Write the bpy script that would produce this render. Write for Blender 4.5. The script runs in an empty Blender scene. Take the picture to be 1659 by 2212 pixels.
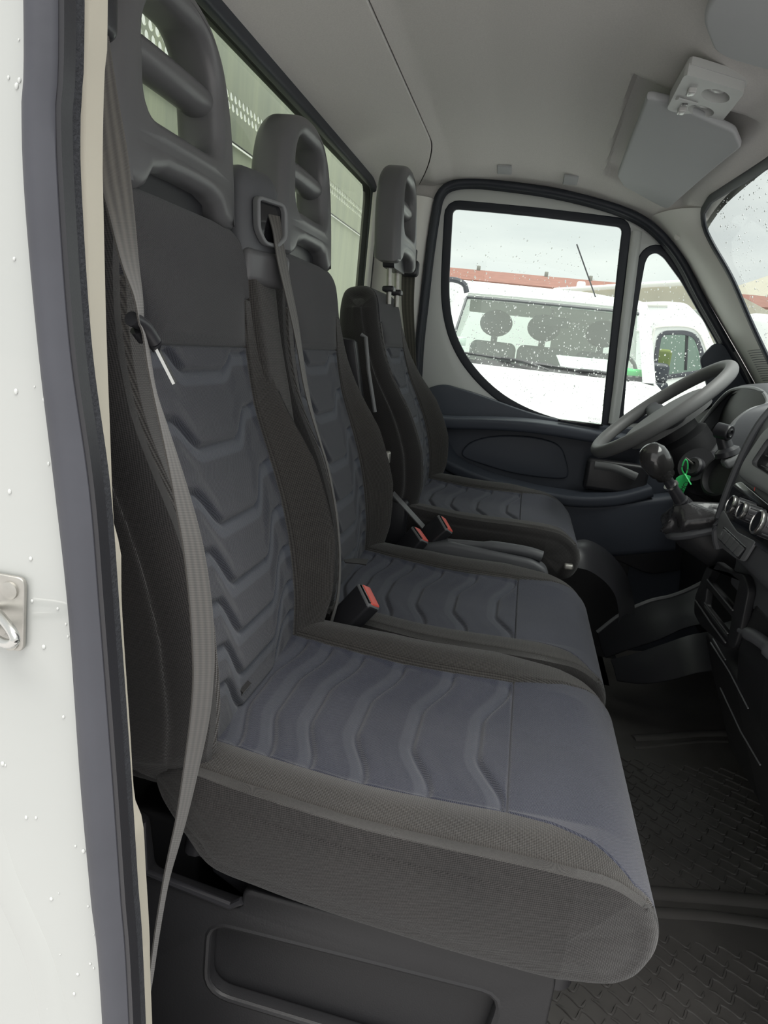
# Cab of a light truck seen through the open passenger door.
# Axes: x = towards the windscreen, y = across the cab away from the camera, z = up (metres).
import bpy, math, random
import numpy as np
from mathutils import Vector, Matrix

S = bpy.context.scene
COL = S.collection

# ------------------------------------------------------------------ camera, sky, exposure
cam_d = bpy.data.cameras.new('camera')
cam = bpy.data.objects.new('camera', cam_d); COL.objects.link(cam)
RGT = Vector((0.9756060, 0.1921282, 0.1062056)); DWN = Vector((0.1462294, -0.2079069, -0.9671565)); FWD = Vector((-0.1637372, 0.9590941, -0.2309300))
mw = Matrix((( RGT.x, -DWN.x, -FWD.x, 0.0), (RGT.y, -DWN.y, -FWD.y, 0.0), (RGT.z, -DWN.z, -FWD.z, 1.05), (0, 0, 0, 1)))
cam.matrix_world = mw
cam_d.sensor_fit = 'AUTO'; cam_d.sensor_width = 36.0; cam_d.lens = 36.0 * 1550.0 / 2212.0
cam_d.clip_start = 0.02; cam_d.clip_end = 300
S.camera = cam

S.view_settings.view_transform = 'Standard'
try: S.view_settings.look = 'None'
except Exception: pass
S.view_settings.gamma = 1.0
S.view_settings.use_curve_mapping = False
S.view_settings.exposure = 0.47

W = bpy.data.worlds.new('sky'); S.world = W; W.use_nodes = True
nt = W.node_tree; nt.nodes.clear()
o_ = nt.nodes.new('ShaderNodeOutputWorld'); bg = nt.nodes.new('ShaderNodeBackground')
tc = nt.nodes.new('ShaderNodeTexCoord'); mp = nt.nodes.new('ShaderNodeMapping')
mp.inputs['Scale'].default_value = (1.2, 1.2, 6.0)
ns = nt.nodes.new('ShaderNodeTexNoise'); ns.inputs['Scale'].default_value = 2.2; ns.inputs['Detail'].default_value = 5
cr = nt.nodes.new('ShaderNodeValToRGB')
cr.color_ramp.elements[0].position = 0.30; cr.color_ramp.elements[0].color = (0.52, 0.54, 0.545, 1)
cr.color_ramp.elements[1].position = 0.66; cr.color_ramp.elements[1].color = (0.68, 0.685, 0.665, 1)
nt.links.new(tc.outputs['Generated'], mp.inputs['Vector']); nt.links.new(mp.outputs[0], ns.inputs['Vector'])
nt.links.new(ns.outputs['Fac'], cr.inputs[0]); nt.links.new(cr.outputs[0], bg.inputs['Color'])
bg.inputs['Strength'].default_value = 1.16
nt.links.new(bg.outputs[0], o_.inputs['Surface'])

# bright part of the overcast sky behind the photographer
sun_d = bpy.data.lights.new('overcast_sun', 'SUN'); sun_d.energy = 4.5; sun_d.angle = math.radians(60); sun_d.color = (1, .97, .93)
sun = bpy.data.objects.new('overcast_sun', sun_d); COL.objects.link(sun)
sun.rotation_euler = Vector((-0.10, 0.16, -0.98)).to_track_quat('-Z', 'Y').to_euler()

# ------------------------------------------------------------------ materials
def mat(name, col, rough=0.6, metal=0.0, bump=None, var=0.0, vscale=30.0, spec=0.5, coat=0.0, sheen=0.0):
    m = bpy.data.materials.new(name); m.use_nodes = True
    n = m.node_tree; b = n.nodes['Principled BSDF']
    b.inputs['Base Color'].default_value = (*col, 1); b.inputs['Roughness'].default_value = rough
    b.inputs['Metallic'].default_value = metal; b.inputs['Specular IOR Level'].default_value = spec
    b.inputs['Coat Weight'].default_value = coat; b.inputs['Sheen Weight'].default_value = sheen
    t = n.nodes.new('ShaderNodeTexCoord')
    if var:
        ns = n.nodes.new('ShaderNodeTexNoise'); ns.inputs['Scale'].default_value = vscale; ns.inputs['Detail'].default_value = 4
        mx = n.nodes.new('ShaderNodeMix'); mx.data_type = 'RGBA'
        mx.inputs[6].default_value = (*[max(0, c * (1 - var)) for c in col], 1)
        mx.inputs[7].default_value = (*[min(1, c * (1 + var)) for c in col], 1)
        n.links.new(t.outputs['Object'], ns.inputs['Vector']); n.links.new(ns.outputs['Fac'], mx.inputs[0])
        n.links.new(mx.outputs[2], b.inputs['Base Color'])
    if bump:
        n2 = n.nodes.new('ShaderNodeTexNoise'); n2.inputs['Scale'].default_value = bump[0]; n2.inputs['Detail'].default_value = 3
        bp = n.nodes.new('ShaderNodeBump'); bp.inputs['Strength'].default_value = bump[1]; bp.inputs['Distance'].default_value = bump[2] if len(bump) > 2 else 0.0006
        n.links.new(t.outputs['Object'], n2.inputs['Vector']); n.links.new(n2.outputs['Fac'], bp.inputs['Height'])
        n.links.new(bp.outputs[0], b.inputs['Normal'])
    return m

def fabric(name, ca, cb, period=0.0022, depth=0.0007, rough=0.9, band=None, rot=0.0, asp=1.0, fuzz=0.25):
    """woven cloth on the uv map (uv in metres): two crossing waves; 'band' = colour of the welded channels (vertex attribute)."""
    m = bpy.data.materials.new(name); m.use_nodes = True
    n = m.node_tree; L = n.links; b = n.nodes['Principled BSDF']
    b.inputs['Roughness'].default_value = rough; b.inputs['Specular IOR Level'].default_value = 0.25
    b.inputs['Sheen Weight'].default_value = fuzz; b.inputs['Sheen Roughness'].default_value = 0.5
    uv = n.nodes.new('ShaderNodeUVMap'); mp = n.nodes.new('ShaderNodeMapping')
    mp.inputs['Rotation'].default_value = (0, 0, rot); mp.inputs['Scale'].default_value = (2 * math.pi / period, 2 * math.pi / (period * asp), 1)
    L.new(uv.outputs[0], mp.inputs[0])
    sx = n.nodes.new('ShaderNodeSeparateXYZ'); L.new(mp.outputs[0], sx.inputs[0])
    def M(op, a, b2=None):
        k = n.nodes.new('ShaderNodeMath'); k.operation = op
        for i, v in enumerate((a, b2)):
            if v is None: continue
            if isinstance(v, (int, float)): k.inputs[i].default_value = v
            else: L.new(v, k.inputs[i])
        return k.outputs[0]
    h = M('MULTIPLY', M('SINE', sx.outputs[0]), M('SINE', sx.outputs[1]))
    h = M('ADD', M('MULTIPLY', h, 0.5), 0.5)
    tc = n.nodes.new('ShaderNodeTexCoord')
    ns = n.nodes.new('ShaderNodeTexNoise'); ns.inputs['Scale'].default_value = 600; ns.inputs['Detail'].default_value = 2
    L.new(tc.outputs['Object'], ns.inputs['Vector'])
    n3 = n.nodes.new('ShaderNodeTexNoise'); n3.inputs['Scale'].default_value = 9; n3.inputs['Detail'].default_value = 4
    L.new(tc.outputs['Object'], n3.inputs['Vector'])
    f = M('ADD', M('MULTIPLY', h, 0.62), M('MULTIPLY', ns.outputs['Fac'], 0.38))
    f = M('ADD', M('MULTIPLY', M('SUBTRACT', f, 0.5), 1.7), 0.5)
    mx = n.nodes.new('ShaderNodeMix'); mx.data_type = 'RGBA'
    mx.inputs[6].default_value = (*ca, 1); mx.inputs[7].default_value = (*cb, 1); L.new(f, mx.inputs[0])
    out = mx.outputs[2]
    if band:
        at = n.nodes.new('ShaderNodeAttribute'); at.attribute_name = 'band'
        m2 = n.nodes.new('ShaderNodeMix'); m2.data_type = 'RGBA'; m2.inputs[7].default_value = (*band, 1)
        L.new(at.outputs['Fac'], m2.inputs[0]); L.new(out, m2.inputs[6]); out = m2.outputs[2]
    m4 = n.nodes.new('ShaderNodeMix'); m4.data_type = 'RGBA'; m4.blend_type = 'MULTIPLY'
    cr = n.nodes.new('ShaderNodeValToRGB'); cr.color_ramp.elements[0].position = .3; cr.color_ramp.elements[0].color = (.86, .86, .86, 1)
    cr.color_ramp.elements[1].position = .7; cr.color_ramp.elements[1].color = (1.1, 1.08, 1.05, 1)
    L.new(n3.outputs['Fac'], cr.inputs[0]); m4.inputs[0].default_value = 1.0
    L.new(out, m4.inputs[6]); L.new(cr.outputs[0], m4.inputs[7]); L.new(m4.outputs[2], b.inputs['Base Color'])
    bp = n.nodes.new('ShaderNodeBump'); bp.inputs['Strength'].default_value = 0.7; bp.inputs['Distance'].default_value = depth
    L.new(f, bp.inputs['Height']); L.new(bp.outputs[0], b.inputs['Normal'])
    return m

def glass(name, tint=(1, 1, 1), rough=0.0, refl=1.0, sky_haze=0.0):
    m = bpy.data.materials.new(name); m.use_nodes = True
    n = m.node_tree; n.nodes.clear(); L = n.links
    o = n.nodes.new('ShaderNodeOutputMaterial'); t = n.nodes.new('ShaderNodeBsdfTransparent'); t.inputs[0].default_value = (*tint, 1)
    g = n.nodes.new('ShaderNodeBsdfGlossy'); g.inputs['Roughness'].default_value = rough; g.inputs['Color'].default_value = (refl, refl, refl, 1)
    fr = n.nodes.new('ShaderNodeFresnel'); fr.inputs['IOR'].default_value = 1.45
    mx = n.nodes.new('ShaderNodeMixShader'); ge = n.nodes.new('ShaderNodeNewGeometry'); mm = n.nodes.new('ShaderNodeMath'); mm.operation = 'SUBTRACT'; mm.inputs[0].default_value = 1.0
    m2 = n.nodes.new('ShaderNodeMath'); m2.operation = 'MULTIPLY'
    L.new(ge.outputs['Backfacing'], mm.inputs[1]); L.new(mm.outputs[0], m2.inputs[0]); L.new(fr.outputs[0], m2.inputs[1]); L.new(m2.outputs[0], mx.inputs[0]); L.new(t.outputs[0], mx.inputs[1]); L.new(g.outputs[0], mx.inputs[2])
    out = mx.outputs[0]
    if sky_haze:
        d = n.nodes.new('ShaderNodeBsdfDiffuse'); d.inputs[0].default_value = (.75, .78, .72, 1)  # pale diffuse mix stands in for sky reflected in the glass
        m3 = n.nodes.new('ShaderNodeMixShader'); m3.inputs[0].default_value = sky_haze
        L.new(out, m3.inputs[1]); L.new(d.outputs[0], m3.inputs[2]); out = m3.outputs[0]
    L.new(out, o.inputs[0]); return m

M_ = {}
M_['bolster'] = fabric('bolster_cloth', (.013, .012, .012), (.076, .071, .067), .0034, .0010, rot=.785)
M_['side'] = fabric('side_cloth', (.008, .008, .008), (.046, .043, .044), .0024, .0006, rot=.45)
M_['upper'] = fabric('upper_cloth', (.010, .010, .013), (.046, .046, .054), .0020, .0006)
M_['panel'] = fabric('panel_cloth', (.012, .014, .022), (.070, .075, .096), .0022, .0007, band=(.072, .081, .104))
M_['panel_seat'] = fabric('seat_panel_cloth', (.014, .016, .030), (.086, .092, .124), .0022, .0008, band=(.074, .080, .104))
M_['hrest'] = mat('moulded_grey_plastic', (.125, .125, .13), .36, bump=(900, .25, .0003))
M_['black'] = mat('black_plastic', (.028, .028, .032), .34, bump=(700, .3, .0003))
M_['blackm'] = mat('matt_black_plastic', (.017, .017, .019), .48, bump=(500, .4, .0004), var=.25, vscale=6)
M_['dark'] = mat('dark_blue_grey_plastic', (.070, .080, .104), .5, bump=(600, .3, .0003))
M_['dash'] = mat('dash_grey_plastic', (.095, .098, .106), .48, bump=(700, .35, .0003))
M_['silver'] = mat('stack_grey_plastic', (.19, .195, .20), .42, bump=(700, .2, .0002))
M_['rubber'] = mat('seal_rubber', (.06, .062, .075), .6, bump=(60, .2, .002), var=.2, vscale=12)
M_['rubberd'] = mat('glazing_rubber', (.022, .026, .036), .5)
M_['flock'] = mat('flocked_rubber', (.03, .032, .038), .95, bump=(400, .9, .002), var=.5, vscale=200)
M_['liner'] = mat('headliner_felt', (.66, .64, .62), .95, bump=(900, .6, .0006), var=.12, vscale=350)
M_['liner2'] = mat('visor_vinyl', (.42, .43, .44), .7, bump=(1200, .3, .0003))
M_['lamp'] = mat('lamp_plastic', (.50, .51, .50), .45)
M_['lens'] = mat('lamp_lens', (.5, .5, .49), .2)
M_['cream'] = mat('cream_trim', (.52, .49, .41), .55, var=.05, vscale=5)
M_['trim'] = mat('pillar_plastic', (.80, .79, .75), .55, bump=(900, .2, .0002))
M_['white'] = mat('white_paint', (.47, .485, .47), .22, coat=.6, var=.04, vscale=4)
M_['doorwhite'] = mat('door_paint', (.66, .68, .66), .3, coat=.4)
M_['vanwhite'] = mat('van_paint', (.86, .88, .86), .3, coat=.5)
M_['chrome'] = mat('bare_metal', (.62, .62, .60), .25, metal=1)
M_['steel'] = mat('worn_steel', (.45, .44, .41), .45, metal=.8, var=.3, vscale=60)
M_['red'] = mat('red_plastic', (.85, .13, .10), .4)
M_['green'] = mat('green_plastic', (.04, .62, .16), .4)
M_['ink'] = mat('ink', (.01, .015, .01), .6)
M_['print'] = mat('printed_marking', (.35, .36, .37), .6)
M_['mat'] = mat('rubber_floor', (.115, .110, .105), .36, bump=(250, .4, .0005), var=.35, vscale=10)
M_['chromeblack'] = mat('gloss_black', (.012, .012, .014), .12, coat=.5)
M_['wheel'] = mat('wheel_plastic', (.17, .17, .17), .5, bump=(600, .3, .0003))
M_['gloss'] = mat('polished_black_plastic', (.035, .034, .034), .16, coat=.5)
M_['vinyl'] = mat('boot_vinyl', (.035, .034, .036), .24, bump=(45, .5, .004))
M_['asphalt'] = mat('concrete', (.43, .42, .42), .9, var=.3, vscale=3)
M_['redroof'] = mat('red_tiles', (.24, .11, .085), .85, var=.3, vscale=4)
M_['wall'] = mat('grey_render', (.24, .25, .23), .9, var=.2, vscale=1.5)
M_['beige'] = mat('beige_cladding', (.50, .47, .38), .8, var=.1, vscale=2)
M_['vanint'] = mat('van_interior', (.26, .28, .26), .8)
M_['yellow'] = mat('yellow_cloth', (.30, .28, .08), .8)
M_['paper'] = mat('white_paper', (.8, .82, .8), .8)
M_['glass'] = glass('clear_glass', (.93, .97, .95))
M_['wsglass'] = glass('windscreen_glass', (.95, .98, .97), 0, .12)
M_['vanglass'] = glass('van_glass', (.80, .90, .86), .02)
M_['skyhazeglass'] = glass('sky_haze_glass', (.86, .95, .91), .02, 1.0, .14)  # sky reflection on the van windscreen, mixed in as an even pale haze
M_['rearglass'] = glass('green_glass', (.90, .935, .865), .02)
M_['drop'] = bpy.data.materials.new('rain_drop'); M_['drop'].use_nodes = True
_b = M_['drop'].node_tree.nodes['Principled BSDF']; _b.inputs['Transmission Weight'].default_value = 1; _b.inputs['Roughness'].default_value = 0.02; _b.inputs['IOR'].default_value = 1.33
# aluminium headboard: brushed, with vertical grime streaks
def alu():
    m = mat('aluminium_panel', (.42, .45, .42), .5, metal=.25)
    n = m.node_tree; b = n.nodes['Principled BSDF']; t = n.nodes.new('ShaderNodeTexCoord'); p = n.nodes.new('ShaderNodeMapping')
    p.inputs['Scale'].default_value = (1, 7, .6); s = n.nodes.new('ShaderNodeTexNoise'); s.inputs['Scale'].default_value = 2.2; s.inputs['Detail'].default_value = 7; s.inputs['Roughness'].default_value = .65
    c = n.nodes.new('ShaderNodeValToRGB'); c.color_ramp.elements[0].position = .35; c.color_ramp.elements[0].color = (.36, .39, .35, 1)
    c.color_ramp.elements[1].position = .65; c.color_ramp.elements[1].color = (.48, .51, .42, 1)
    n.links.new(t.outputs['Object'], p.inputs[0]); n.links.new(p.outputs[0], s.inputs['Vector']); n.links.new(s.outputs['Fac'], c.inputs[0]); n.links.new(c.outputs[0], b.inputs['Base Color'])
    return m
M_['alu'] = alu()

# ------------------------------------------------------------------ mesh helpers
def catmull(pts, n=8, closed=False):
    P = [np.array(p, float) for p in pts]; out = []; N = len(P)
    for i in range(N if closed else N - 1):
        if closed: a, b, c, d = P[(i - 1) % N], P[i], P[(i + 1) % N], P[(i + 2) % N]
        else: a, b, c, d = P[max(i - 1, 0)], P[i], P[i + 1], P[min(i + 2, N - 1)]
        for k in range(n):
            t = k / n
            out.append(.5 * ((2 * b) + (c - a) * t + (2 * a - 5 * b + 4 * c - d) * t * t + (3 * b - a - 3 * c + d) * t ** 3))
    if not closed: out.append(P[-1])
    return out

def resample(pts, step, closed=False):
    P = np.array(pts, float)
    if closed: P = np.vstack([P, P[:1]])
    d = np.r_[0, np.cumsum(np.linalg.norm(np.diff(P, axis=0), axis=1))]
    n = max(2, int(round(d[-1] / step)))
    s = np.linspace(0, d[-1], n + 1)
    if closed: s = s[:-1]
    return np.stack([np.interp(s, d, P[:, k]) for k in range(P.shape[1])], 1)

def round_poly(pts, r, n=6):
    """closed polygon with filleted corners; r is a number or one per corner"""
    out = []; N = len(pts)
    for i in range(N):
        p = np.array(pts[i], float); a = np.array(pts[i - 1], float); b = np.array(pts[(i + 1) % N], float)
        rr = r[i] if isinstance(r, (list, tuple)) else r
        u = a - p; v = b - p; lu = np.linalg.norm(u); lv = np.linalg.norm(v); u = u / lu; v = v / lv
        d = min(rr, lu * .48, lv * .48)
        for k in range(n + 1):
            t = k / n; out.append((1 - t) ** 2 * (p + u * d) + 2 * t * (1 - t) * p + t * t * (p + v * d))
    return out

def offset_poly(pts, d):
    P = np.array(pts, float); area = 0.5 * np.sum(P[:, 0] * np.roll(P[:, 1], -1) - np.roll(P[:, 0], -1) * P[:, 1])
    sg = 1 if area > 0 else -1; out = []
    for i in range(len(P)):
        t = P[(i + 1) % len(P)] - P[i - 1]; t = t / (np.linalg.norm(t) + 1e-9)
        out.append(P[i] + sg * d * np.array([t[1], -t[0]]))
    return out

class MB:
    def __init__(s): s.v = []; s.f = []; s.m = []
    def add(s, vs, fs, mi=0):
        b = len(s.v); s.v += [tuple(map(float, p)) for p in vs]
        s.f += [tuple(b + i for i in f) for f in fs]; s.m += [mi] * len(fs); return s
    def grid(s, G, closed_u=False, closed_v=False, mi=0, cap0=False, cap1=False):
        n = len(G); m = len(G[0]); vs = [p for r in G for p in r]; fs = []
        for i in range(n if closed_u else n - 1):
            for j in range(m if closed_v else m - 1):
                fs.append((i * m + j, i * m + (j + 1) % m, ((i + 1) % n) * m + (j + 1) % m, ((i + 1) % n) * m + j))
        if cap0: fs.append(tuple(range(m))[::-1])
        if cap1: fs.append(tuple((n - 1) * m + j for j in range(m)))
        return s.add(vs, fs, mi)
    def tube(s, path, r, n=10, closed=False, sx=1.0, sy=1.0, up=(0, 0, 1), mi=0, prof=None):
        P = [np.array(p, float) for p in path]; N = len(P); G = []; up = np.array(up, float)
        for i in range(N):
            t = (P[(i + 1) % N] - P[i - 1]) if closed else (P[min(i + 1, N - 1)] - P[max(i - 1, 0)])
            t = t / (np.linalg.norm(t) + 1e-12); a = np.cross(t, up)
            if np.linalg.norm(a) < 1e-4: a = np.cross(t, (1, 0, 0.01))
            a /= np.linalg.norm(a); b = np.cross(a, t); rr = r[i] if isinstance(r, (list, tuple, np.ndarray)) else r
            if prof is not None: G.append([P[i] + a * q[0] + b * q[1] for q in prof])
            else: G.append([P[i] + a * math.cos(2 * math.pi * k / n) * rr * sx + b * math.sin(2 * math.pi * k / n) * rr * sy for k in range(n)])
        return s.grid(G, closed_u=closed, closed_v=True, mi=mi, cap0=not closed, cap1=not closed)
    def lathe(s, prof, c, axis, n=32, mi=0):
        """prof = [(radius, distance along axis)]"""
        ax = np.array(axis, float); ax /= np.linalg.norm(ax); a = np.cross(ax, (0, 0, 1))
        if np.linalg.norm(a) < 1e-3: a = np.array((1., 0, 0))
        a /= np.linalg.norm(a); b = np.cross(ax, a); c = np.array(c, float)
        G = [[c + ax * h + (a * math.cos(2 * math.pi * k / n) + b * math.sin(2 * math.pi * k / n)) * r for k in range(n)] for r, h in prof]
        return s.grid(G, closed_v=True, mi=mi, cap0=True, cap1=True)
    def rbox(s, c, size, r=.01, rot=None, n=4, mi=0, fn=None):
        """box with rounded edges"""
        h = np.array(size, float) / 2; r = min(r, *(h * .98)); vs = []; fs = []; q = [-(1)] ; c = np.array(c, float)
        seg = list(np.linspace(-1, 1, 2 * n + 2))
        key = {}
        def vert(p):
            # p in cube surface, [-1,1]; first and last n steps of each axis go round the fillet
            k = tuple(np.round(p, 5))
            if k in key: return key[k]
            inner = np.sign(p) * (h - r); d = np.array(p, float)
            nrm = np.array([math.tan(x * math.pi / 4) for x in d])
            g = np.linalg.norm(nrm); nrm = nrm / g
            vs.append(inner + nrm * r); key[k] = len(vs) - 1; return key[k]
        for ax in range(3):
            for sg in (-1, 1):
                o = [i for i in range(3) if i != ax]
                for i in range(len(seg) - 1):
                    for j in range(len(seg) - 1):
                        qd = []
                        for (a, b) in ((i, j), (i + 1, j), (i + 1, j + 1), (i, j + 1)):
                            p = [0, 0, 0]; p[ax] = sg; p[o[0]] = seg[a]; p[o[1]] = seg[b]; qd.append(vert(p))
                        if (sg > 0) != (ax == 1): pass
                        else: qd = qd[::-1]
                        fs.append(qd)
        V = np.array(vs)
        if fn: V = np.array([fn(*p) for p in V])
        if rot is not None: V = V @ np.array(rot.to_3x3()).T
        return s.add(V + c, fs, mi)
    def sphere(s, c, r, n=12, m=8, mi=0, rot=None):
        r = np.array(r if hasattr(r, '__len__') else (r, r, r), float); G = []
        for i in range(m + 1):
            a = math.pi * i / m
            G.append([np.array((math.sin(a) * math.cos(2 * math.pi * k / n), math.sin(a) * math.sin(2 * math.pi * k / n), math.cos(a))) * r for k in range(n)])
        if rot is not None: R3 = np.array(rot.to_3x3()); G = [[R3 @ p for p in row] for row in G]
        c = np.array(c, float); return s.grid([[c + p for p in row] for row in G], closed_v=True, mi=mi)
    def ribbon(s, A, B, th=.0012, mi=0, n=1):
        """strap between two edge curves, with thickness"""
        A = [np.array(p, float) for p in A]; B = [np.array(p, float) for p in B]; G = []
        for i in range(len(A)):
            t = A[min(i + 1, len(A) - 1)] - A[max(i - 1, 0)]; w = B[i] - A[i]; nn = np.cross(t, w); nn = nn / (np.linalg.norm(nn) + 1e-12) * th / 2
            G.append([A[i] + nn] + [A[i] + w * k / 6 + nn for k in range(1, 6)] + [B[i] + nn, B[i] - nn] + [B[i] - w * k / 6 - nn for k in range(1, 6)] + [A[i] - nn])
        return s.grid(G, closed_v=True, mi=mi, cap0=True, cap1=True)

def _link(name, me, mats, root, parent, smooth=40, uvs=None):
    o = bpy.data.objects.new(name, me); COL.objects.link(o)
    for m in (mats if isinstance(mats, (list, tuple)) else [mats]): me.materials.append(M_[m] if isinstance(m, str) else m)
    if smooth is not None:
        me.polygons.foreach_set('use_smooth', [True] * len(me.polygons))
        if smooth < 180: me.set_sharp_from_angle(angle=math.radians(smooth))
    if root is not None:
        off = root.location
        me.transform(Matrix.Translation(-off)); o.parent = parent or root
    return o

def part(name, mb, mats, root=None, parent=None, smooth=40, fix=True):
    me = bpy.data.meshes.new(name); me.from_pydata(mb.v, [], mb.f)
    me.polygons.foreach_set('material_index', mb.m); me.update()
    if fix:
        import bmesh
        bm = bmesh.new(); bm.from_mesh(me); bmesh.ops.remove_doubles(bm, verts=bm.verts, dist=1e-6)
        bmesh.ops.recalc_face_normals(bm, faces=bm.faces); bm.to_mesh(me); bm.free()
    return _link(name, me, mats, root, parent, smooth)

def tag(o, label=None, cat=None, group=None, kind=None):
    if label: o['label'] = label
    if cat: o['category'] = cat
    if group: o['group'] = group
    if kind: o['kind'] = kind
    return o

def thing(name, loc, label, cat, group=None, kind=None):
    o = bpy.data.objects.new(name, None); o.location = loc; o.empty_display_size = .05; COL.objects.link(o)
    return tag(o, label, cat, group, kind)

def plate_mb(outer, holes=(), axes='XZ', pos=0.0, th=.01, bevel=0.0, res=3, fn=None):
    """flat shape with holes, given in two world axes, th thick centred on pos along the third; bevelled edges"""
    cu = bpy.data.curves.new('tmp', 'CURVE'); cu.dimensions = '2D'; cu.fill_mode = 'BOTH'
    for lp in [outer] + list(holes):
        sp = cu.splines.new('POLY'); sp.points.add(len(lp) - 1)
        for i, p in enumerate(lp): sp.points[i].co = (float(p[0]), float(p[1]), 0, 1)
        sp.use_cyclic_u = True
    cu.extrude = max(th / 2 - bevel, 0.0); cu.bevel_depth = bevel; cu.bevel_resolution = res; cu.offset = -bevel
    ob = bpy.data.objects.new('tmp', cu); COL.objects.link(ob)
    dg = bpy.context.evaluated_depsgraph_get(); me = bpy.data.meshes.new_from_object(ob.evaluated_get(dg))
    a, b = 'XYZ'.index(axes[0]), 'XYZ'.index(axes[1]); c = 3 - a - b
    mb = MB(); vs = []
    for v in me.vertices:
        q = [0, 0, 0]; q[a] = v.co.x; q[b] = v.co.y; q[c] = pos + v.co.z
        vs.append(fn(*q) if fn else q)
    mb.add(vs, [tuple(p.vertices) for p in me.polygons])
    bpy.data.objects.remove(ob); bpy.data.curves.remove(cu); bpy.data.meshes.remove(me)
    return mb

def extrude_profile(prof, axis, a, b, r=0.0, mi=0, mb=None):
    """closed 2D profile swept straight along one axis from a to b, ends rounded by r"""
    mb = mb or MB(); i3 = 'XYZ'.index(axis); o2 = [i for i in range(3) if i != i3]
    st = [(a, r)] + ([(a + r * (1 - math.cos(t)), r * (1 - math.sin(t))) for t in (.4, .8, 1.2, 1.57)] if r else [])
    st = [(a, r)] if not r else [(a + r * (1 - math.cos(k * math.pi / 8)), r * (1 - math.sin(k * math.pi / 8))) for k in range(5)]
    en = [(b, 0)] if not r else [(b - r * (1 - math.cos(k * math.pi / 8)), r * (1 - math.sin(k * math.pi / 8))) for k in range(4, -1, -1)]
    if not r: st = [(a, 0)]
    G = []
    for pos, ins in st + en:
        pp = offset_poly(prof, -ins) if ins > 1e-6 else prof
        row = []
        for p in pp:
            q = [0, 0, 0]; q[i3] = pos; q[o2[0]] = p[0]; q[o2[1]] = p[1]; row.append(q)
        G.append(row)
    return mb.grid(G, closed_v=True, cap0=True, cap1=True, mi=mi)

def sstep(a, b, x):
    t = np.clip((x - a) / (b - a), 0, 1); return t * t * (3 - 2 * t)

# ================================================================== the cab shell
# -- ceiling: one moulded felt headliner, plus the rear header strip
def ceil_z(x, y):
    xs = [-.36, -.30, -.15, 0, .10, .17, .24, .33, .42]; zs = [1.575, 1.592, 1.606, 1.606, 1.598, 1.572, 1.548, 1.53, 1.497]
    z = np.interp(x, xs, zs); d = max(0, abs(y - 1.45) - .55)
    lim = float(np.interp(x, [-.36, -.30, -.13, 0, .15, .25, .32, .42], [1.525, 1.545, 1.553, 1.545, 1.52, 1.497, 1.465, 1.42]))
    k = min(1, (d / .40)) ** 2
    return z * (1 - k) + min(z, lim) * k
def seam_x(y):
    return -.335 - .07 * max(0, (abs(y - 1.45) - .62) / .30) ** 1.6
mb = MB(); xs = [None]; G = []
for i in range(151):
    y = .52 + (2.375 - .52) * i / 150; x0 = seam_x(y); row = []
    for j in range(111):
        x = x0 + (.43 - x0) * j / 110; xl = .141 + (y - 1.516) * .025
        rc = sstep(xl - .026, xl - .016, x) * (1 - sstep(.345, .365, x)) * sstep(1.575, 1.59, y) * (1 - sstep(2.21, 2.25, y))
        row.append((x, y, ceil_z(x, y) + .024 * float(rc)))
    G.append(row)
mb.grid(G)
G2 = [[(p[0], p[1], p[2] + .03) for p in r] for r in G]; mb.grid(G2)
ceiling = part('ceiling', mb, 'liner', smooth=60, fix=False); tag(ceiling, kind='structure')
mb = MB(); G = []
for i in range(61):
    y = .52 + (2.375 - .52) * i / 60; x1 = seam_x(y) - .003; z1 = ceil_z(x1, y) - .001; row = [(x1, y, z1 + .006), (x1 - .001, y, z1 - .002)]
    zb = 1.517
    if abs(y - 1.45) > .78: zb = 1.517 - .06 * ((abs(y - 1.45) - .78) / .14) ** 2
    for j in range(1, 13):
        t = j / 12; row.append((x1 + (-.535 - x1) * t, y, z1 - .003 + (zb - z1) * (t ** 1.15)))
    G.append(row)
mb.grid(G)
head = part('ceiling', mb, 'liner', smooth=60, fix=False); tag(head, kind='structure')

mb = MB(); G = []
for x, z in ((-.56, 1.625), (-.3, 1.66), (.1, 1.66), (.34, 1.60), (.45, 1.525), (.455, 1.505)): G.append([(x, y, z - .10 * (abs(y - 1.45) / 1.0) ** 8) for y in np.linspace(.45, 2.45, 31)])
mb.grid(G); tag(part('roof_light_block', mb, 'white', fix=False), kind='structure')  # unseen outer roof, added to stop light leaking in round the headliner
mb = MB(); mb.add([(-.565, .45, 1.50), (-.565, 2.45, 1.50), (-.565, 2.45, 1.66), (-.565, .45, 1.66)], [(0, 1, 2, 3)]); tag(part('roof_light_block', mb, 'white', fix=False), kind='structure')  # unseen rear strip closing the same light block
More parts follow.
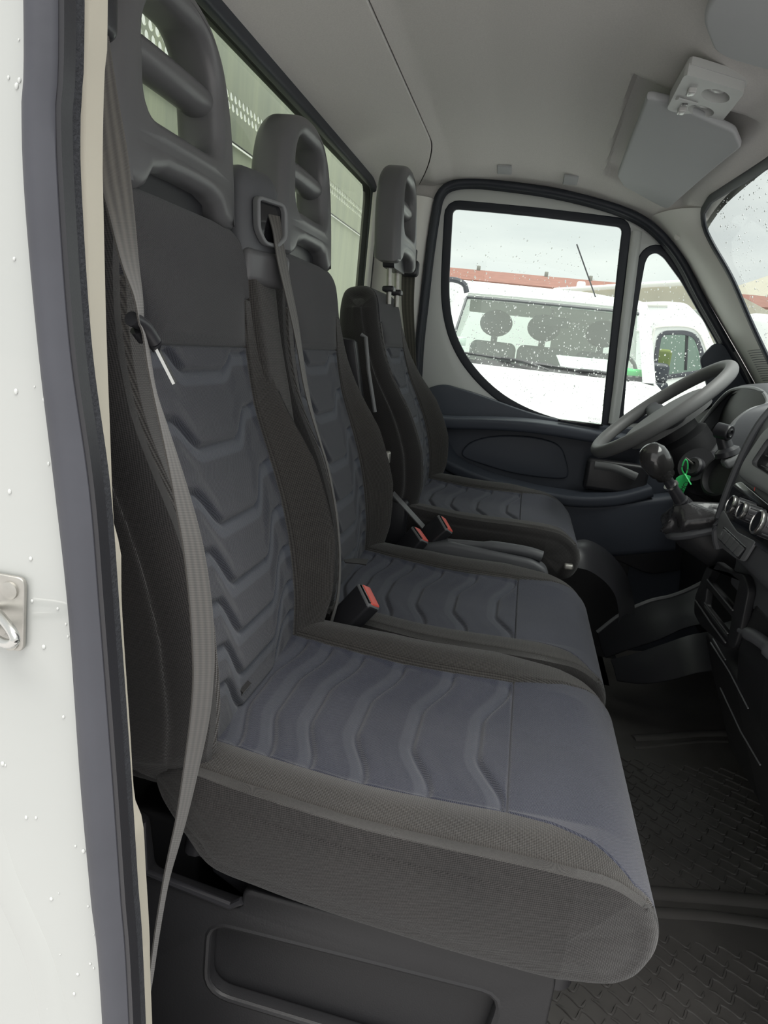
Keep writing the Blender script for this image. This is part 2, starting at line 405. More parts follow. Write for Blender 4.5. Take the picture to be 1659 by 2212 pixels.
# -- rear wall with its window
rw_hole = round_poly([(.60, 1.00), (2.335, 1.00), (2.325, 1.508), (.60, 1.508)], [.05, .05, .055, .05], 8)
rw_hole = [(p[0], p[1]) for p in rw_hole]
mb = plate_mb([(.50, -.02), (2.43, -.02), (2.43, 1.60), (.50, 1.60)], [rw_hole], 'YZ', -.555, .03)
wall_rear = tag(part('wall_rear', mb, 'blackm'), kind='structure')
mb = plate_mb([(2.30, .9), (2.42, .9), (2.42, 1.53), (2.30, 1.53)], (), 'YZ', -.53, .012, .004)
tag(part('trim_1', mb, 'trim'), kind='structure')
win = thing('window_1', (-.54, 1.44, 1.0), None, None, kind='structure')
mb = plate_mb(offset_poly(rw_hole, .016), [offset_poly(rw_hole, -.014)], 'YZ', -.535, .02, .006)
part('window_seal', mb, 'rubberd', win)
mb = MB(); mb.tube([(-.527, p[0], p[1]) for p in resample(offset_poly(rw_hole, .017), .02, True)], .006, 8, closed=True, up=(1, 0, 0)); part('window_seal', mb, 'black', win)
mb = plate_mb(offset_poly(rw_hole, .002), (), 'YZ', -.55, .004); part('pane', mb, 'rearglass', win)

# -- left side wall: headliner side, door aperture, weatherstrip
ap = [(-0.3428,2.3700,0.8162), (-0.3447,2.3700,0.9378), (-0.3511,2.3700,1.0561), (-0.3516,2.3700,1.1867), (-0.3521,2.3700,1.3140), (-0.3483,2.3700,1.4384), (-0.3404,2.3700,1.5038), (-0.3097,2.3700,1.5353), (-0.2440,2.3700,1.5476), (-0.1308,2.3700,1.5459), (0.0094,2.3700,1.5358), (0.1490,2.3700,1.5144), (0.2474,2.3700,1.4879), (0.3209,2.3700,1.4494), (0.4006,2.3700,1.3775), (0.4754,2.3700,1.2784), (0.5600,2.3700,1.1724), (0.6310,2.3700,1.0844), (0.7066,2.3700,0.9892), (0.7603,2.3700,0.9115)]
ap = [(p[0], p[2]) for p in catmull(ap, 5)]
loop = ap + [(ap[-1][0] + .01, .55), (.62, .10), (-.30, .10), (-.36, .5)]
mb = plate_mb([(-.56, -.02), (1.15, -.02), (1.15, .90), (.80, .93), (.665, 1.10), (.535, 1.30), (.445, 1.43), (.38, 1.53), (-.10, 1.62), (-.56, 1.62)], [loop], 'XZ', 2.395, .02)
wall_left = tag(part('wall_left', mb, 'liner'), kind='structure')
P3 = [(p[0], 2.368, p[1]) for p in resample(ap, .015)]
mb = MB(); mb.tube(P3, .0115, 10, up=(0, 1, 0)); mb.tube([(p[0], 2.385, p[2]) for p in P3], .016, 8, up=(0, 1, 0))
tag(part('trim_2', mb, 'rubberd'), kind='structure')
# B pillar cover behind the driver
mb = MB(); G = []
for z in np.linspace(.86, 1.492, 14):
    x1 = np.interp(z, [p[1] for p in ap[:32]], [p[0] for p in ap[:32]]) - .012
    G.append([(x1, 2.375, z), (x1 - .006, 2.355, z), (x1 - .03, 2.335, z), (x1 - .075, 2.325, z), (x1 - .12, 2.34, z), (x1 - .17, 2.37, z)])
mb.grid(G); tag(part('trim_3', mb, 'trim', fix=False), kind='structure')
# -- A pillar cover (left), with speaker grille ribs
def WSX(z): return .40 + (1.49 - z) * .58
Lr = [(0.2891,2.3820,1.4879), (0.3400,2.3820,1.4502), (0.4200,2.3820,1.3714), (0.4939,2.3820,1.2784), (0.5782,2.3820,1.1760), (0.6529,2.3820,1.0839), (0.7369,2.3820,0.9753)]
Rr = [(0.4014,2.1845,1.4875), (0.4228,2.2363,1.4507), (0.4523,2.2198,1.3998), (0.5029,2.1588,1.3126), (0.5646,2.1311,1.2062), (0.6196,2.0952,1.1114), (0.6871,2.0448,0.9949)]
La = resample(catmull(Lr, 6), .02)[:30]; n_ = 28
La = resample(catmull(Lr, 6), .001); Ra = resample(catmull(Rr, 6), .001)
G = []
for i in range(n_ + 1):
    a = La[int(i / n_ * (len(La) - 1))]; b = Ra[int(i / n_ * (len(Ra) - 1))]; row = []
    for j in range(11):
        t = j / 10; p = a * (1 - t) + b * t; bulge = .028 * math.sin(math.pi * min(1, t * 1.0)) ; p = p + np.array((-.5, -.7, .1)) * bulge; row.append(p)
    G.append(row)
mb = MB(); mb.grid(G); pil = tag(part('trim_4', mb, 'trim', fix=False, smooth=80), kind='structure')
mb = MB()
for k in range(15):
    a = G[21 + k // 3][5]; t = k / 14
    i0 = 20.5 + t * 4.3; i = int(i0); f = i0 - i
    pts = []
    for j in (5, 6, 7, 8, 9, 10):
        p = G[i][j] * (1 - f) + G[i + 1][j] * f; pts.append(p + np.array((-.5, -.7, .2)) * .002)
    mb.tube(pts, .0011, 5)
part('speaker_grille', mb, 'silver', pil, parent=pil)
mb = MB(); c = G[4][3] + np.array((-.5, -.7, .1)) * .0025; mb.lathe([(.010, -.002), (.010, .001), (.008, .0015)], c, (-.55, -.8, .15), 24)
part('screw_cap', mb, 'trim', pil, parent=pil)
# -- windscreen
ws_edge = [(p[1], p[2]) for p in Ra]
z0 = .93
out = [(Ra[0][1] - .06, 1.512), (.60, 1.512), (.50, 1.49), (.45, z0)] + [(Ra[-1][1] + .02, z0)]
edge = [(Ra[-1][1], Ra[-1][2])] + [(p[1], p[2]) for p in Ra[::-1][::20]] 
topl = [(0.3993,2.0972,1.4911), (0.4029,1.9498,1.4850), (0.4073,1.7747,1.4774), (0.4099,1.6597,1.4729)]
edge += [(p[1], p[2]) for p in topl] + [(1.2, topl[-1][2] + .004), (.75, topl[-1][2] - .01), (.58, 1.40), (.50, 1.0)]
ws = thing('window_2', (WSX(1.0), 1.4, 1.0), None, None, kind='structure')
mb = MB(); loop3 = [(WSX(p[1]), p[0], p[1]) for p in resample(edge, .02)]
mb.tube(loop3, .011, 8, up=(-.86, 0, -.5), sx=1.0, sy=.6); part('window_seal', mb, 'rubberd', ws)
mb = plate_mb(edge, (), 'YZ', 0, .004, fn=lambda x, y, z: (WSX(z) + x + .01, y, z)); pane = part('pane', mb, 'wsglass', ws)
# -- floor, toe board, engine cover
mb = MB(); G = []
def floor_z(x, y):
    z = .14 + .03 * sstep(.40, .70, x) + .40 * sstep(.66, .98, x)
    return float(z)
for x in np.linspace(-.56, 1.0, 40):
    G.append([(x, y, floor_z(x, y) - .012) for y in np.linspace(.42, 2.4, 30)])
mb.grid(G); tag(part('floor', mb, 'mat', fix=False), kind='structure')

# -- near B pillar: body flange, door seal, cream trim edge (the opening the picture is taken through)
def strip(name, mat_, left, right, y, depth, bul=.004, nseg=6):
    A = catmull(left, 10); B = catmull(right, 10)
    zt = [p[1] for p in A]; G = []
    for z in np.linspace(1.56, .02, 120):
        xa = np.interp(z, [p[1] for p in A][::-1], [p[0] for p in A][::-1]); xb = np.interp(z, [p[1] for p in B][::-1], [p[0] for p in B][::-1])
        row = []
        for k in range(nseg + 1):
            t = k / nseg; row.append((xa + (xb - xa) * t, y - bul * math.sin(math.pi * t), z))
        row += [(xb, y + depth, z), (xa, y + depth, z)]
        G.append(row)
    mb = MB(); mb.grid(G, closed_v=True, cap0=True, cap1=True)
    return part(name, mb, mat_)
def E2(l, ext=True):
    q = [(p[0], p[2]) for p in l]
    q = [(q[0][0] - .004, 1.56)] + q + [(q[-1][0] + .03, .0)]
    return q
s1 = E2([(-0.3347,0.4400,1.2265), (-0.3367,0.4400,1.1701), (-0.3349,0.4400,1.1132), (-0.3256,0.4400,1.0176), (-0.3133,0.4400,0.9235), (-0.3022,0.4400,0.8317), (-0.2911,0.4400,0.6926), (-0.2809,0.4400,0.5896), (-0.2689,0.4400,0.4725)])
s2 = E2([(-0.3115,0.4400,1.2271), (-0.3135,0.4400,1.1712), (-0.3110,0.4400,1.1149), (-0.3022,0.4400,1.0201), (-0.2869,0.4400,0.9273), (-0.2775,0.4400,0.8362), (-0.2643,0.4400,0.6990), (-0.2552,0.4400,0.5968), (-0.2451,0.4400,0.4804)])
s3 = E2([(-0.3088,0.4550,1.2335), (-0.3110,0.4550,1.1760), (-0.3098,0.4550,1.1179), (-0.3019,0.4550,1.0203), (-0.2876,0.4550,0.9244), (-0.2783,0.4550,0.8305), (-0.2630,0.4550,0.6895), (-0.2536,0.4550,0.5842), (-0.2428,0.4550,0.4644)])
s4 = E2([(-0.3138,0.4900,1.2481), (-0.3156,0.4900,1.2065), (-0.3160,0.4900,1.1545), (-0.3149,0.4900,1.1245), (-0.3111,0.4900,1.0394), (-0.3065,0.4900,0.9618), (-0.3033,0.4900,0.9084), (-0.3005,0.4900,0.8791), (-0.2951,0.4900,0.8668), (-0.2928,0.4900,0.8149), (-0.2826,0.4900,0.7056), (-0.2769,0.4900,0.6454), (-0.2685,0.4900,0.6225), (-0.2641,0.4900,0.5748), (-0.2580,0.4900,0.5037), (-0.2532,0.4900,0.4221)])
far = [(-.75, 1.56), (-.75, 1.2), (-.75, .8), (-.75, .4), (-.75, 0)]
pw = thing('wall_right', (-.35, .46, 0), None, None, kind='structure')
def reparent(o, root):
    o.data.transform(Matrix.Translation(-root.location)); o.parent = root
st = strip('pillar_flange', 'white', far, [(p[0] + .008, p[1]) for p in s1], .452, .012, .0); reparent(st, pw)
st = strip('pillar_trim', 'cream', [(p[0] - .02, p[1]) for p in s3], s4, .484, .02, .003); reparent(st, pw)
seal = thing('door_seal', (-.33, .44, .02), 'thick black rubber door seal running down the white door pillar beside the passenger seat', 'door seal')
st = strip('seal_bulb', 'rubber', s1, s2, .446, .014, .009, 10); reparent(st, seal)
st = strip('seal_groove', 'black', [(p[0] - .002, p[1]) for p in s2], [(p[0] + .004, p[1]) for p in s2], .447, .012, .0); reparent(st, seal)
st = strip('seal_lip', 'flock', [(p[0] + .002, p[1]) for p in s2], s3, .456, .014, .006, 8); reparent(st, seal)
# press line in the flange sheet metal
mb = MB(); pl_ = [(p[0], .451, p[2]) for p in catmull([(-0.3486,0.4520,0.7532), (-0.3449,0.4520,0.6506), (-0.3250,0.4520,0.5668), (-0.3121,0.4520,0.5001), (-0.3028,0.4520,0.4033)])]
pl_ = catmull([(-.420, .4525, .95), (-.405, .4525, .75), (-.372, .4525, .60), (-.33, .4525, .50), (-.305, .4525, .38)], 8)
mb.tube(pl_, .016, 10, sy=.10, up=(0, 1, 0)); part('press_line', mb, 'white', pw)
# rain drops on the flange, their bright glint put in as opaque white
random.seed(4); mb = MB()
for k in range(70):
    z = random.uniform(.35, 1.3); xe = np.interp(z, [p[1] for p in s1][::-1], [p[0] for p in s1][::-1])
    x = xe - .002 - random.random() ** 1.3 * .10 + .0; r = random.uniform(.0006, .0017)
    mb.sphere((x, .4517, z), (r, r * .5, r * random.uniform(1, 1.5)), 8, 5)
dr = part('rain_drops', mb, 'doorwhite', pw, smooth=180); dr['kind'] = 'stuff'
# striker
stz = [(-0.3463,0.4400,0.8219)][0]
sk = thing('door_striker', (stz[0], .45, stz[2] - .03), 'bare metal door latch striker bolted to the white door pillar', 'door striker')
bx, bz = stz[0], stz[2]
mb = plate_mb(round_poly([(bx - .035, bz - .027), (bx + .006, bz - .030), (bx + .008, bz + .030), (bx - .035, bz + .030)], .007), (), 'XZ', .4485, .004, .0012); part('base_plate', mb, 'steel', sk)
mb = MB(); mb.tube(catmull([(bx - .022, .448, bz + .002), (bx - .008, .438, bz + .003), (bx + .014, .424, bz - .001), (bx + .020, .42, bz - .006), (bx + .012, .422, bz - .011), (bx - .006, .430, bz - .012), (bx - .022, .446, bz - .012)], 6), .0036, 12); part('loop', mb, 'chrome', sk)
for dz in (.019, -.022):
    mb = MB(); mb.lathe([(.007, 0), (.0068, .002), (.004, .0028)], (bx - .004, .4465, bz + dz), (0, -1, 0), 20); part('screw', mb, 'steel', sk)

# ================================================================== seats
def slab(prof, hw, ph, core, step, pn=124, r=.035, bump=None, region=None, disp=None, capbulge=.006, bn=14):
    """closed x-z outline 'prof' filled out across y. hw(P) half width, ph(P) half width of the centre panel, core((x,z)) inner point.
    returns dict region -> (verts, faces, uv, band)."""
    P = resample(catmull(prof, 10, True), step, True); N = len(P)
    T = np.roll(P, -1, 0) - np.roll(P, 1, 0); T /= np.linalg.norm(T, axis=1)[:, None]; NRM = np.stack([-T[:, 1], T[:, 0]], 1)
    cen = P.mean(0)
    area = .5 * np.sum(P[:, 0] * np.roll(P[:, 1], -1) - np.roll(P[:, 0], -1) * P[:, 1])
    if area > 0: NRM = -NRM
    s = np.r_[0, np.cumsum(np.linalg.norm(np.diff(P, axis=0), axis=1))]
    HW = np.array([hw(p) for p in P]); PH = np.minimum(np.array([ph(p) for p in P]), HW - r - .004); CO = np.array([core(p) for p in P])
    HC = np.array([hw(p) for p in CO])
    cols = []  # (kind, t)
    for k in range(bn): cols.append(('b', k / bn))
    half = [('p', t) for t in np.linspace(0, 1, pn // 2 + 1)] + [('b', (k + 1) / bn) for k in range(bn)] + [('r', (k + 1) / 7) for k in range(7)] + [('c', (k + 1) / 9) for k in range(9)]
    full = [(-1, a, t) for a, t in half[:0:-1]] + [(1, a, t) for a, t in half]
    M = len(full); V = np.zeros((N, M, 3)); UV = np.zeros((N, M, 2)); B = np.zeros((N, M)); KIND = []
    for j, (sg, a, t) in enumerate(full):
        KIND.append(a)
        if a == 'p': y = PH * t; ins = 0 * y
        elif a == 'b': y = PH + (HW - r - PH) * t; ins = 0 * y
        elif a == 'r': an = t * math.pi / 2; y = HW - r + r * math.sin(an); ins = np.full(N, r * (1 - math.cos(an)))
        else: y = HW * (1 - t) + HC * t + capbulge * math.sin(math.pi * .5 * min(1, t * 1.6)) * 1.0; ins = r + t * 10
        d = CO - P; L = np.linalg.norm(d, axis=1) + 1e-9
        if a == 'c': k = r / L + (1 - r / L) * t; k = np.minimum(k, 1)
        else: k = np.minimum(ins / L, 1)
        Q = P + d * k[:, None]
        w = 1.0 if a in 'pbr' else (1 - t)
        dd = np.zeros(N)
        if bump: dd += np.array([bump(P[i], y[i], HW[i], PH[i], NRM[i], sg) for i in range(N)]) * w * (1 - (0 if a != 'r' else t * .35))
        if disp and a == 'p':
            for i in range(N):
                e, bnd = disp(P[i], sg * y[i], PH[i], NRM[i]); dd[i] += e * (1 - .85 * float(sstep(.92, 1, t))); B[i, j] = bnd
        Q = Q + NRM * dd[:, None]
        V[i if False else slice(None), j, 0] = Q[:, 0]; V[:, j, 1] = sg * y; V[:, j, 2] = Q[:, 1]
        UV[:, j, 0] = sg * (y + (0 if a in 'pb' else (r * t if a == 'r' else r + t * .06))); UV[:, j, 1] = s
    for j, (sg, a, t) in enumerate(full):
        if a == 'c' or (a == 'r' and t >= .28): UV[:, j, 0] = V[:, j, 0]; UV[:, j, 1] = V[:, j, 2]
    regs = {}
    idx = lambda i, j: (i % N) * M + j
    F = {}
    RG = [[region(P[i], full[j][1], full[j][2], full[j][0]) for j in range(M)] for i in range(N)]
    # seams: sink the vertices where two regions meet
    R0 = np.array([[hash(x) % 100003 for x in row] for row in RG])
    sm = (R0 != np.roll(R0, 1, 0)); sm[:, 1:] |= (R0[:, 1:] != R0[:, :-1])
    V[:, :, 0] -= sm * NRM[:, 0:1] * .0052; V[:, :, 2] -= sm * NRM[:, 1:2] * .0052
    for i in range(N):
        for j in range(M - 1):
            F.setdefault(RG[i][j + 1 if full[j + 1][0] < 0 or True else j], []).append((idx(i, j), idx(i, j + 1), idx(i + 1, j + 1), idx(i + 1, j)))
    Vf = V.reshape(-1, 3); UVf = UV.reshape(-1, 2); Bf = B.reshape(-1)
    for k, fs in F.items():
        fa = np.array(fs); u, inv = np.unique(fa, return_inverse=True); regs[k] = (Vf[u], inv.reshape(fa.shape), UVf[u], Bf[u])
    return regs

def regmesh(name, reg, m, root, parent=None, xf=None):
    v, f, uv, b = reg
    v = v.copy()
    if xf is not None: v = xf(v)
    me = bpy.data.meshes.new(name); me.from_pydata(v.tolist(), [], f[:, ::-1].tolist())
    ul = me.uv_layers.new(name='UVMap'); li = np.zeros(len(me.loops), int); me.loops.foreach_get('vertex_index', li)
    ul.data.foreach_set('uv', uv[li].astype(np.float32).ravel())
    at = me.attributes.new('band', 'FLOAT', 'POINT'); at.data.foreach_set('value', b.astype(np.float32))
    me.update()
    return _link(name, me, m, root, parent, smooth=180)

BACK = [(-.345, .515), (-.300, .545), (-.296, .60), (-.302, .676), (-.320, .764), (-.343, .837), (-.380, .934), (-.399, 1.018), (-.409, 1.10), (-.418, 1.155), (-.437, 1.180), (-.468, 1.182),
        (-.500, 1.160), (-.508, 1.08), (-.500, .95), (-.470, .80), (-.430, .66), (-.410, .55), (-.385, .51)]
CUSH = [(-.262, .466), (-.300, .505), (-.332, .540), (-.335, .566), (-.30, .574), (-.22, .566), (-.12, .558), (-.02, .559), (.05, .562), (.11, .564), (.158, .560), (.196, .539), (.214, .504), (.209, .468), (.185, .447), (.12, .440), (0, .443), (-.12, .448), (-.20, .455)]
def seg_core(a, b):
    a = np.array(a); b = np.array(b)
    def f(p):
        t = np.clip(np.dot(p - a, b - a) / np.dot(b - a, b - a), 0, 1); return a + (b - a) * t
    return f
def trapb(t): u = min(max((abs(t) - .38) / .62, 0), 1); return .80 * float(sstep(.38, .78, abs(t))) + .20 * u
def slopeb(t, a, ph):
    u = (abs(t) - .38) / .40
    return 0. if u < 0 or u > 1 else .80 * a * 6 * u * (1 - u) / .40 / ph
def trap(t): return float(sstep(.26, .92, abs(t)))
def slope(t, a, ph):
    u = (abs(t) - .26) / .66
    return 0. if u < 0 or u > 1 else a * 6 * u * (1 - u) / .66 / ph
def crease(d, bw=.022):
    """profile across one welded line: d = distance ahead (below) of the sharp edge"""
    if d < -.03: return 0., 0.
    if d < 0: k = -d / .03; return -.0062 * math.exp(-((d) / .0032) ** 2) + .0030 * (1 - k) * math.sin(math.pi * min(1, k * 1.0 + .0)) , 0.
    e = -.0062 * math.exp(-(d / .0038) ** 2)
    if d < bw: return e - .0022 * float(sstep(0, .005, d)), float(sstep(-.001, .003, d) * (1 - sstep(bw - .003, bw, d)))
    if d < bw + .02: return -.0022 * (1 - sstep(bw, bw + .02, d)), 0.
    return 0., 0.
BK = [(.990, .034), (.902, .039), (.812, .050), (.738, .058), (.674, .063), (.617, .066), (.570, .066)]
def back_disp(p, y, ph, n):
    if n[0] > .2 and p[1] > 1.020: return .008 * float(sstep(1.020, 1.034, p[1])) * float(1 - sstep(1.045, 1.11, p[1])) * (1 - (abs(y) / ph) ** 6), 0.
    if n[0] < .2 or p[1] > 1.018 or p[1] < .53: return 0., 0.
    t = y / ph; e = 0; b = 0
    for zc, a in BK:
        zz = zc + a * trapb(t)
        if zz > 1.014: zz = 1.014 - (zz - 1.014) * .2
        d = (zz - p[1]) / math.sqrt(1 + slopeb(t, a, ph) ** 2)
        if -.03 < d < .045:
            q, w = crease(d, .019); e += q; b = max(b, w)
    return e, b
CK = [(.012, .034), (-.071, .033), (-.144, .030), (-.205, .026), (-.252, .022), (-.290, .02)]
def cush_disp(p, y, ph, n):
    if n[1] < .5 or p[0] > .049 or p[0] < -.34: return 0., 0.
    t = y / ph; e = 0; b = 0
    for xc, a in CK:
        xx = xc + a * trap(t); d = (xx - p[0]) / math.sqrt(1 + slope(t, a, ph) ** 2)
        if -.03 < d < .045:
            q, w = crease(d, .019); e += q; b = max(b, w)
    return e, b
def back_bump(p, y, hw, ph, n, sg):
    fr = float(sstep(.0, .7, n[0]))
    if fr <= 0: return 0
    z = p[1]; amp = np.interp(z, [.50, .56, .64, .73, .84, .93, 1.0, 1.09], [.005, .03, .052, .062, .052, .030, .014, 0])
    u = (y - ph * .9) / max(hw - .02 - ph * .9, .01)
    if sg < 0: amp *= .62
    return amp * fr * float(sstep(0, 1.0, u)) + .006 * fr * (1 - (y / max(ph, .01)) ** 2 if y < ph else 0) * 0
def cush_bump(p, y, hw, ph, n, sg):
    up = float(sstep(.1, .8, n[1]))
    if up <= 0: return 0
    amp = np.interp(p[0], [-.38, -.30, -.15, .02, .12, .19], [.018, .030, .040, .036, .020, .0])
    ph0 = .135
    u = (y - ph0) / max(hw - .045 - ph0, .01); u = min(max(u, 0), 1)
    v = math.sin(u * math.pi * .5) if u < 1 else 1
    drop = max(0, (y - (hw - .06)) / .06)
    k = min(y / ph0, 1.0) ** 2 * up * float(sstep(.20, .12, p[0]) if False else 1 - sstep(.12, .19, p[0]))
    if sg < 0: return -.005 * k + (amp * .30 + .005 * k) * up * v
    return .017 * k + max(amp - .017 * k, .0) * up * v - amp * up * .35 * drop ** 2
def back_hw(p): return float(np.interp(p[1], [.50, .54, .60, .70, .85, .95, 1.05, 1.12, 1.16, 1.185], [.17, .205, .228, .238, .238, .230, .215, .200, .188, .172]))
def back_ph(p): return float(np.interp(p[1], [.5, 1.0, 1.03, 1.10, 1.2], [.140, .140, .142, .148, .15]))
def cush_hw(p): return float(np.interp(p[0], [-.38, -.30, 0, .12, .18, .21], [.205, .228, .240, .240, .232, .222]))
def cush_ph(p):
    if p[1] < .46 and p[0] < .17: return .18
    return float(np.interp(p[0], [-.4, .05, .10, .14, .17, .19, .21], [.140, .141, .152, .172, .196, .215, .218]))
def back_reg(p, a, t, sg):
    front = p[0] > np.interp(p[1], [.5, .7, 1.0, 1.19], [-.36, -.37, -.44, -.455])
    if a == 'p' and front: return 'upper' if p[1] > 1.020 else ('panel' if p[1] > .55 else 'side')
    if a in 'pb' and front and p[1] > 1.085: return 'upper'
    if a in 'b' and front and p[1] > .53: return 'bolster_n' if sg < 0 else 'bolster_f'
    if a in 'pbr' and front: return 'side'
    return 'side'
def cush_reg(p, a, t, sg):
    top = p[1] > (.50 if p[0] > .1 else .545)
    if a == 'p' and top: return 'front' if p[0] > .051 else 'panel'
    if a == 'p' and p[0] > .15 and p[1] > .455: return 'front'
    if a == 'b' and p[1] > .53: return 'bolster_n' if sg < 0 else 'bolster_f'
    if a == 'r' and p[1] > .540 and p[0] < .20 and t < .30: return 'bolster_n' if sg < 0 else 'bolster_f'
    return 'side'
BACK_R = slab(BACK, back_hw, back_ph, seg_core((-.375, .58), (-.455, 1.12)), .0021, bump=back_bump, disp=back_disp, region=back_reg, r=.035)
CUSH_R = slab(CUSH, cush_hw, cush_ph, seg_core((-.25, .515), (.12, .505)), .0021, bump=cush_bump, disp=cush_disp, region=cush_reg, r=.022)

def headrest(root, cy, x0, z0, sc=1.0, lean=.09, posts=False, w=1.0):
    """moulded head restraint: thick frame round an opening, cross bar set back inside"""
    def F(x, y, z):   # local: y across, z height, x depth
        xx = x * sc; zz = z * sc
        # sides round backwards
        xx += -.30 * (abs(y) ** 2) * 1.0
        return (x0 + xx - zz * math.sin(lean), cy + y * sc * w, z0 + zz * math.cos(lean))
    outer = [(-.150, 0), (-.152, .05), (-.150, .10), (-.142, .15), (-.120, .198), (-.086, .228), (-.045, .243), (0, .248)]
    outer = outer + [(-a, b) for a, b in outer[-2::-1]]
    bottom = [(.118, -.002), (.098, .006), (.084, .022), (.055, .029), (0, .030), (-.055, .029), (-.084, .022), (-.098, .006), (-.118, -.002)]
    o = catmull(outer, 6) + [np.array(q) for q in bottom]
    hole = round_poly([(-.094, .082), (.094, .082), (.090, .175), (.056, .210), (-.056, .210), (-.090, .175)], [.03, .03, .03, .03, .03, .03], 6)
    mb = plate_mb(o, [hole], 'YZ', -.033, .068, .019, 5, fn=F)
    hr = part('headrest', mb, 'hrest', root, smooth=60)
    mb = MB(); mb.tube([F(-.034, y, .148) for y in np.linspace(-.102, .102, 9)], .0245, 18, sy=.8, up=(0, 0, 1)); part('crossbar', mb, 'hrest', root, parent=hr)
    mb = plate_mb(round_poly([(-.088, -.01), (.088, -.01), (.084, .05), (-.084, .05)], .01), (), 'YZ', -.042, .03, fn=F); part('base_block', mb, 'black', root, parent=hr)
    if posts:
        for s_ in (-1, 1):
            p = F(-.045, s_ * .062, .03); q = F(-.045, s_ * .062, -.10)
            mb = MB(); mb.tube([p, q], .0065, 14); part('post', mb, 'steel', root, parent=hr)
            e = F(-.045, s_ * .062, -.062)
            mb = MB(); mb.rbox(e, (.030, .036, .014), .005, Matrix.Rotation(-lean, 4, 'Y')); part('post_sleeve', mb, 'black', root, parent=hr)
    return hr

def seat(name, cy, label, group, bx=None, cx=None, posts=False, hr=(-.418, 1.176, 1.0)):
    root = thing(name, (-.1, cy, .40), label, 'seat', group)
    bf = bx or (lambda v: v); cf = cx or (lambda v: v)
    def tb(v): v = bf(v); v[:, 1] += cy; return v
    def tcu(v): v = cf(v); v[:, 1] += cy; return v
    b = regmesh('backrest', BACK_R['side'], 'side', root, xf=tb)
    for k_ in 'nf': regmesh('bolster', BACK_R['bolster_' + k_], 'bolster', root, b, tb)
    regmesh('centre_panel', BACK_R['panel'], 'panel', root, b, tb); regmesh('upper_panel', BACK_R['upper'], 'upper', root, b, tb)
    c = regmesh('seat_cushion', CUSH_R['side'], 'side', root, xf=tcu)
    for k_ in 'nf': regmesh('bolster', CUSH_R['bolster_' + k_], 'bolster', root, c, tcu)
    regmesh('centre_panel', CUSH_R['panel'], 'panel_seat', root, c, tcu); regmesh('front_panel', CUSH_R['front'], 'panel_seat', root, c, tcu)
    headrest(root, cy, hr[0], hr[1], hr[2], posts=posts, w=(1.0 if not posts else .92))
    return root
G_SEAT = None
seat1 = seat('passenger_seat', .862, 'nearest grey cloth seat by the open door, long wavy-stitched cushion fully in view', 'double passenger bench seats')
def copy_tree(o, parent=None):
    c = o.copy(); COL.objects.link(c); c.parent = parent
    for ch in list(o.children): copy_tree(ch, c)
    return c
seat2 = copy_tree(seat1); seat2.location.y = 1.372; seat2['label'] = 'middle grey cloth seat between the near passenger seat and the driver seat'
def drv_back(v):
    v = v.copy(); z = v[:, 2]; k = (z - .51) / (1.18 - .51); v[:, 2] = .60 + k * (1.172 - .60)
    v[:, 0] += .03 * (1 - np.clip(k, 0, 1)) + .045 * np.sin(np.clip(k, 0, 1) * math.pi) * .3 + .03 + .015 * np.clip(k - .5, 0, 1); v[:, 1] *= .93; return v
def drv_cush(v):
    v = v.copy(); v[:, 2] += .088; v[:, 1] *= .93; v[:, 0] = v[:, 0] * .95 - .008; return v
seat3 = seat('driver_seat', 1.925, 'driver seat behind the steering wheel, its headrest raised on two metal posts', None, drv_back, drv_cush, True, (-.330, 1.238, .97))

# ================================================================== seat furniture
# -- bench base box
bb = thing('bench_base', (-.1, 1.1, .12), 'black moulded box carrying the two passenger seats, long recessed panel in its side', 'seat base')
notch = round_poly([(-.55, .12), (.118, .12), (.124, .440), (-.222, .446), (-.222, .418), (-.335, .432), (-.345, .50), (-.55, .50)], [.005, .015, .02, .01, .015, .01, .01, .01], 4)
rec = round_poly([(-.256, .296), (.055, .285), (.07, .39), (-.256, .388)], [.028, .015, .02, .02], 6)
mb = plate_mb(notch, [rec], 'XZ', .655, .02, .004); part('side_plate', mb, 'blackm', bb)
mb = plate_mb(offset_poly(rec, .006), (), 'XZ', .672, .012); part('recess_panel', mb, 'blackm', bb)
mb = MB(); mb.tube([(p[0], .648, p[1]) for p in resample(offset_poly(rec, .004), .01, True)], .0042, 8, closed=True, up=(0, 1, 0)); part('recess_rim', mb, 'blackm', bb)
mb = MB(); mb.tube([(-.345, .648, .50), (-.340, .646, .437), (-.30, .646, .430), (-.235, .646, .420), (-.222, .646, .430)], .0045, 8); part('notch_rim', mb, 'black', bb)
mb = MB(); extrude_profile([(-.22, .13), (.115, .13), (.122, .436), (-.22, .436)], 'Y', .668, 1.60, .01, mb=mb); part('box_body', mb, 'blackm', bb)
mb = MB(); mb.rbox((-.38, 1.1, .30), (.16, .80, .34), .01); part('rear_body', mb, 'blackm', bb)
mb = MB(); mb.tube(catmull([(-.330, .70, .60), (-.322, .685, .56), (-.300, .675, .53), (-.285, .67, .50), (-.29, .675, .46)], 6), .016, 12, sy=.8); part('hinge_arm', mb, 'black', bb)
mb = MB(); mb.rbox((-.262, .70, .470), (.065, .06, .055), .008, Matrix.Rotation(.25, 4, 'Y')); mb.rbox((-.245, .70, .432), (.05, .045, .035), .006, Matrix.Rotation(.5, 4, 'Y')); part('hinge_block', mb, 'black', bb)
mb = MB(); mb.lathe([(.0042, 0), (.003, .002)], (-.268, .668, .462), (0, -1, 0), 12); part('bolt', mb, 'steel', bb)
mb = MB(); mb.lathe([(.02, 0), (.02, .03), (.014, .036)], (.125, .68, .432), (0, 0, -1), 20); part('front_foot', mb, 'black', bb)
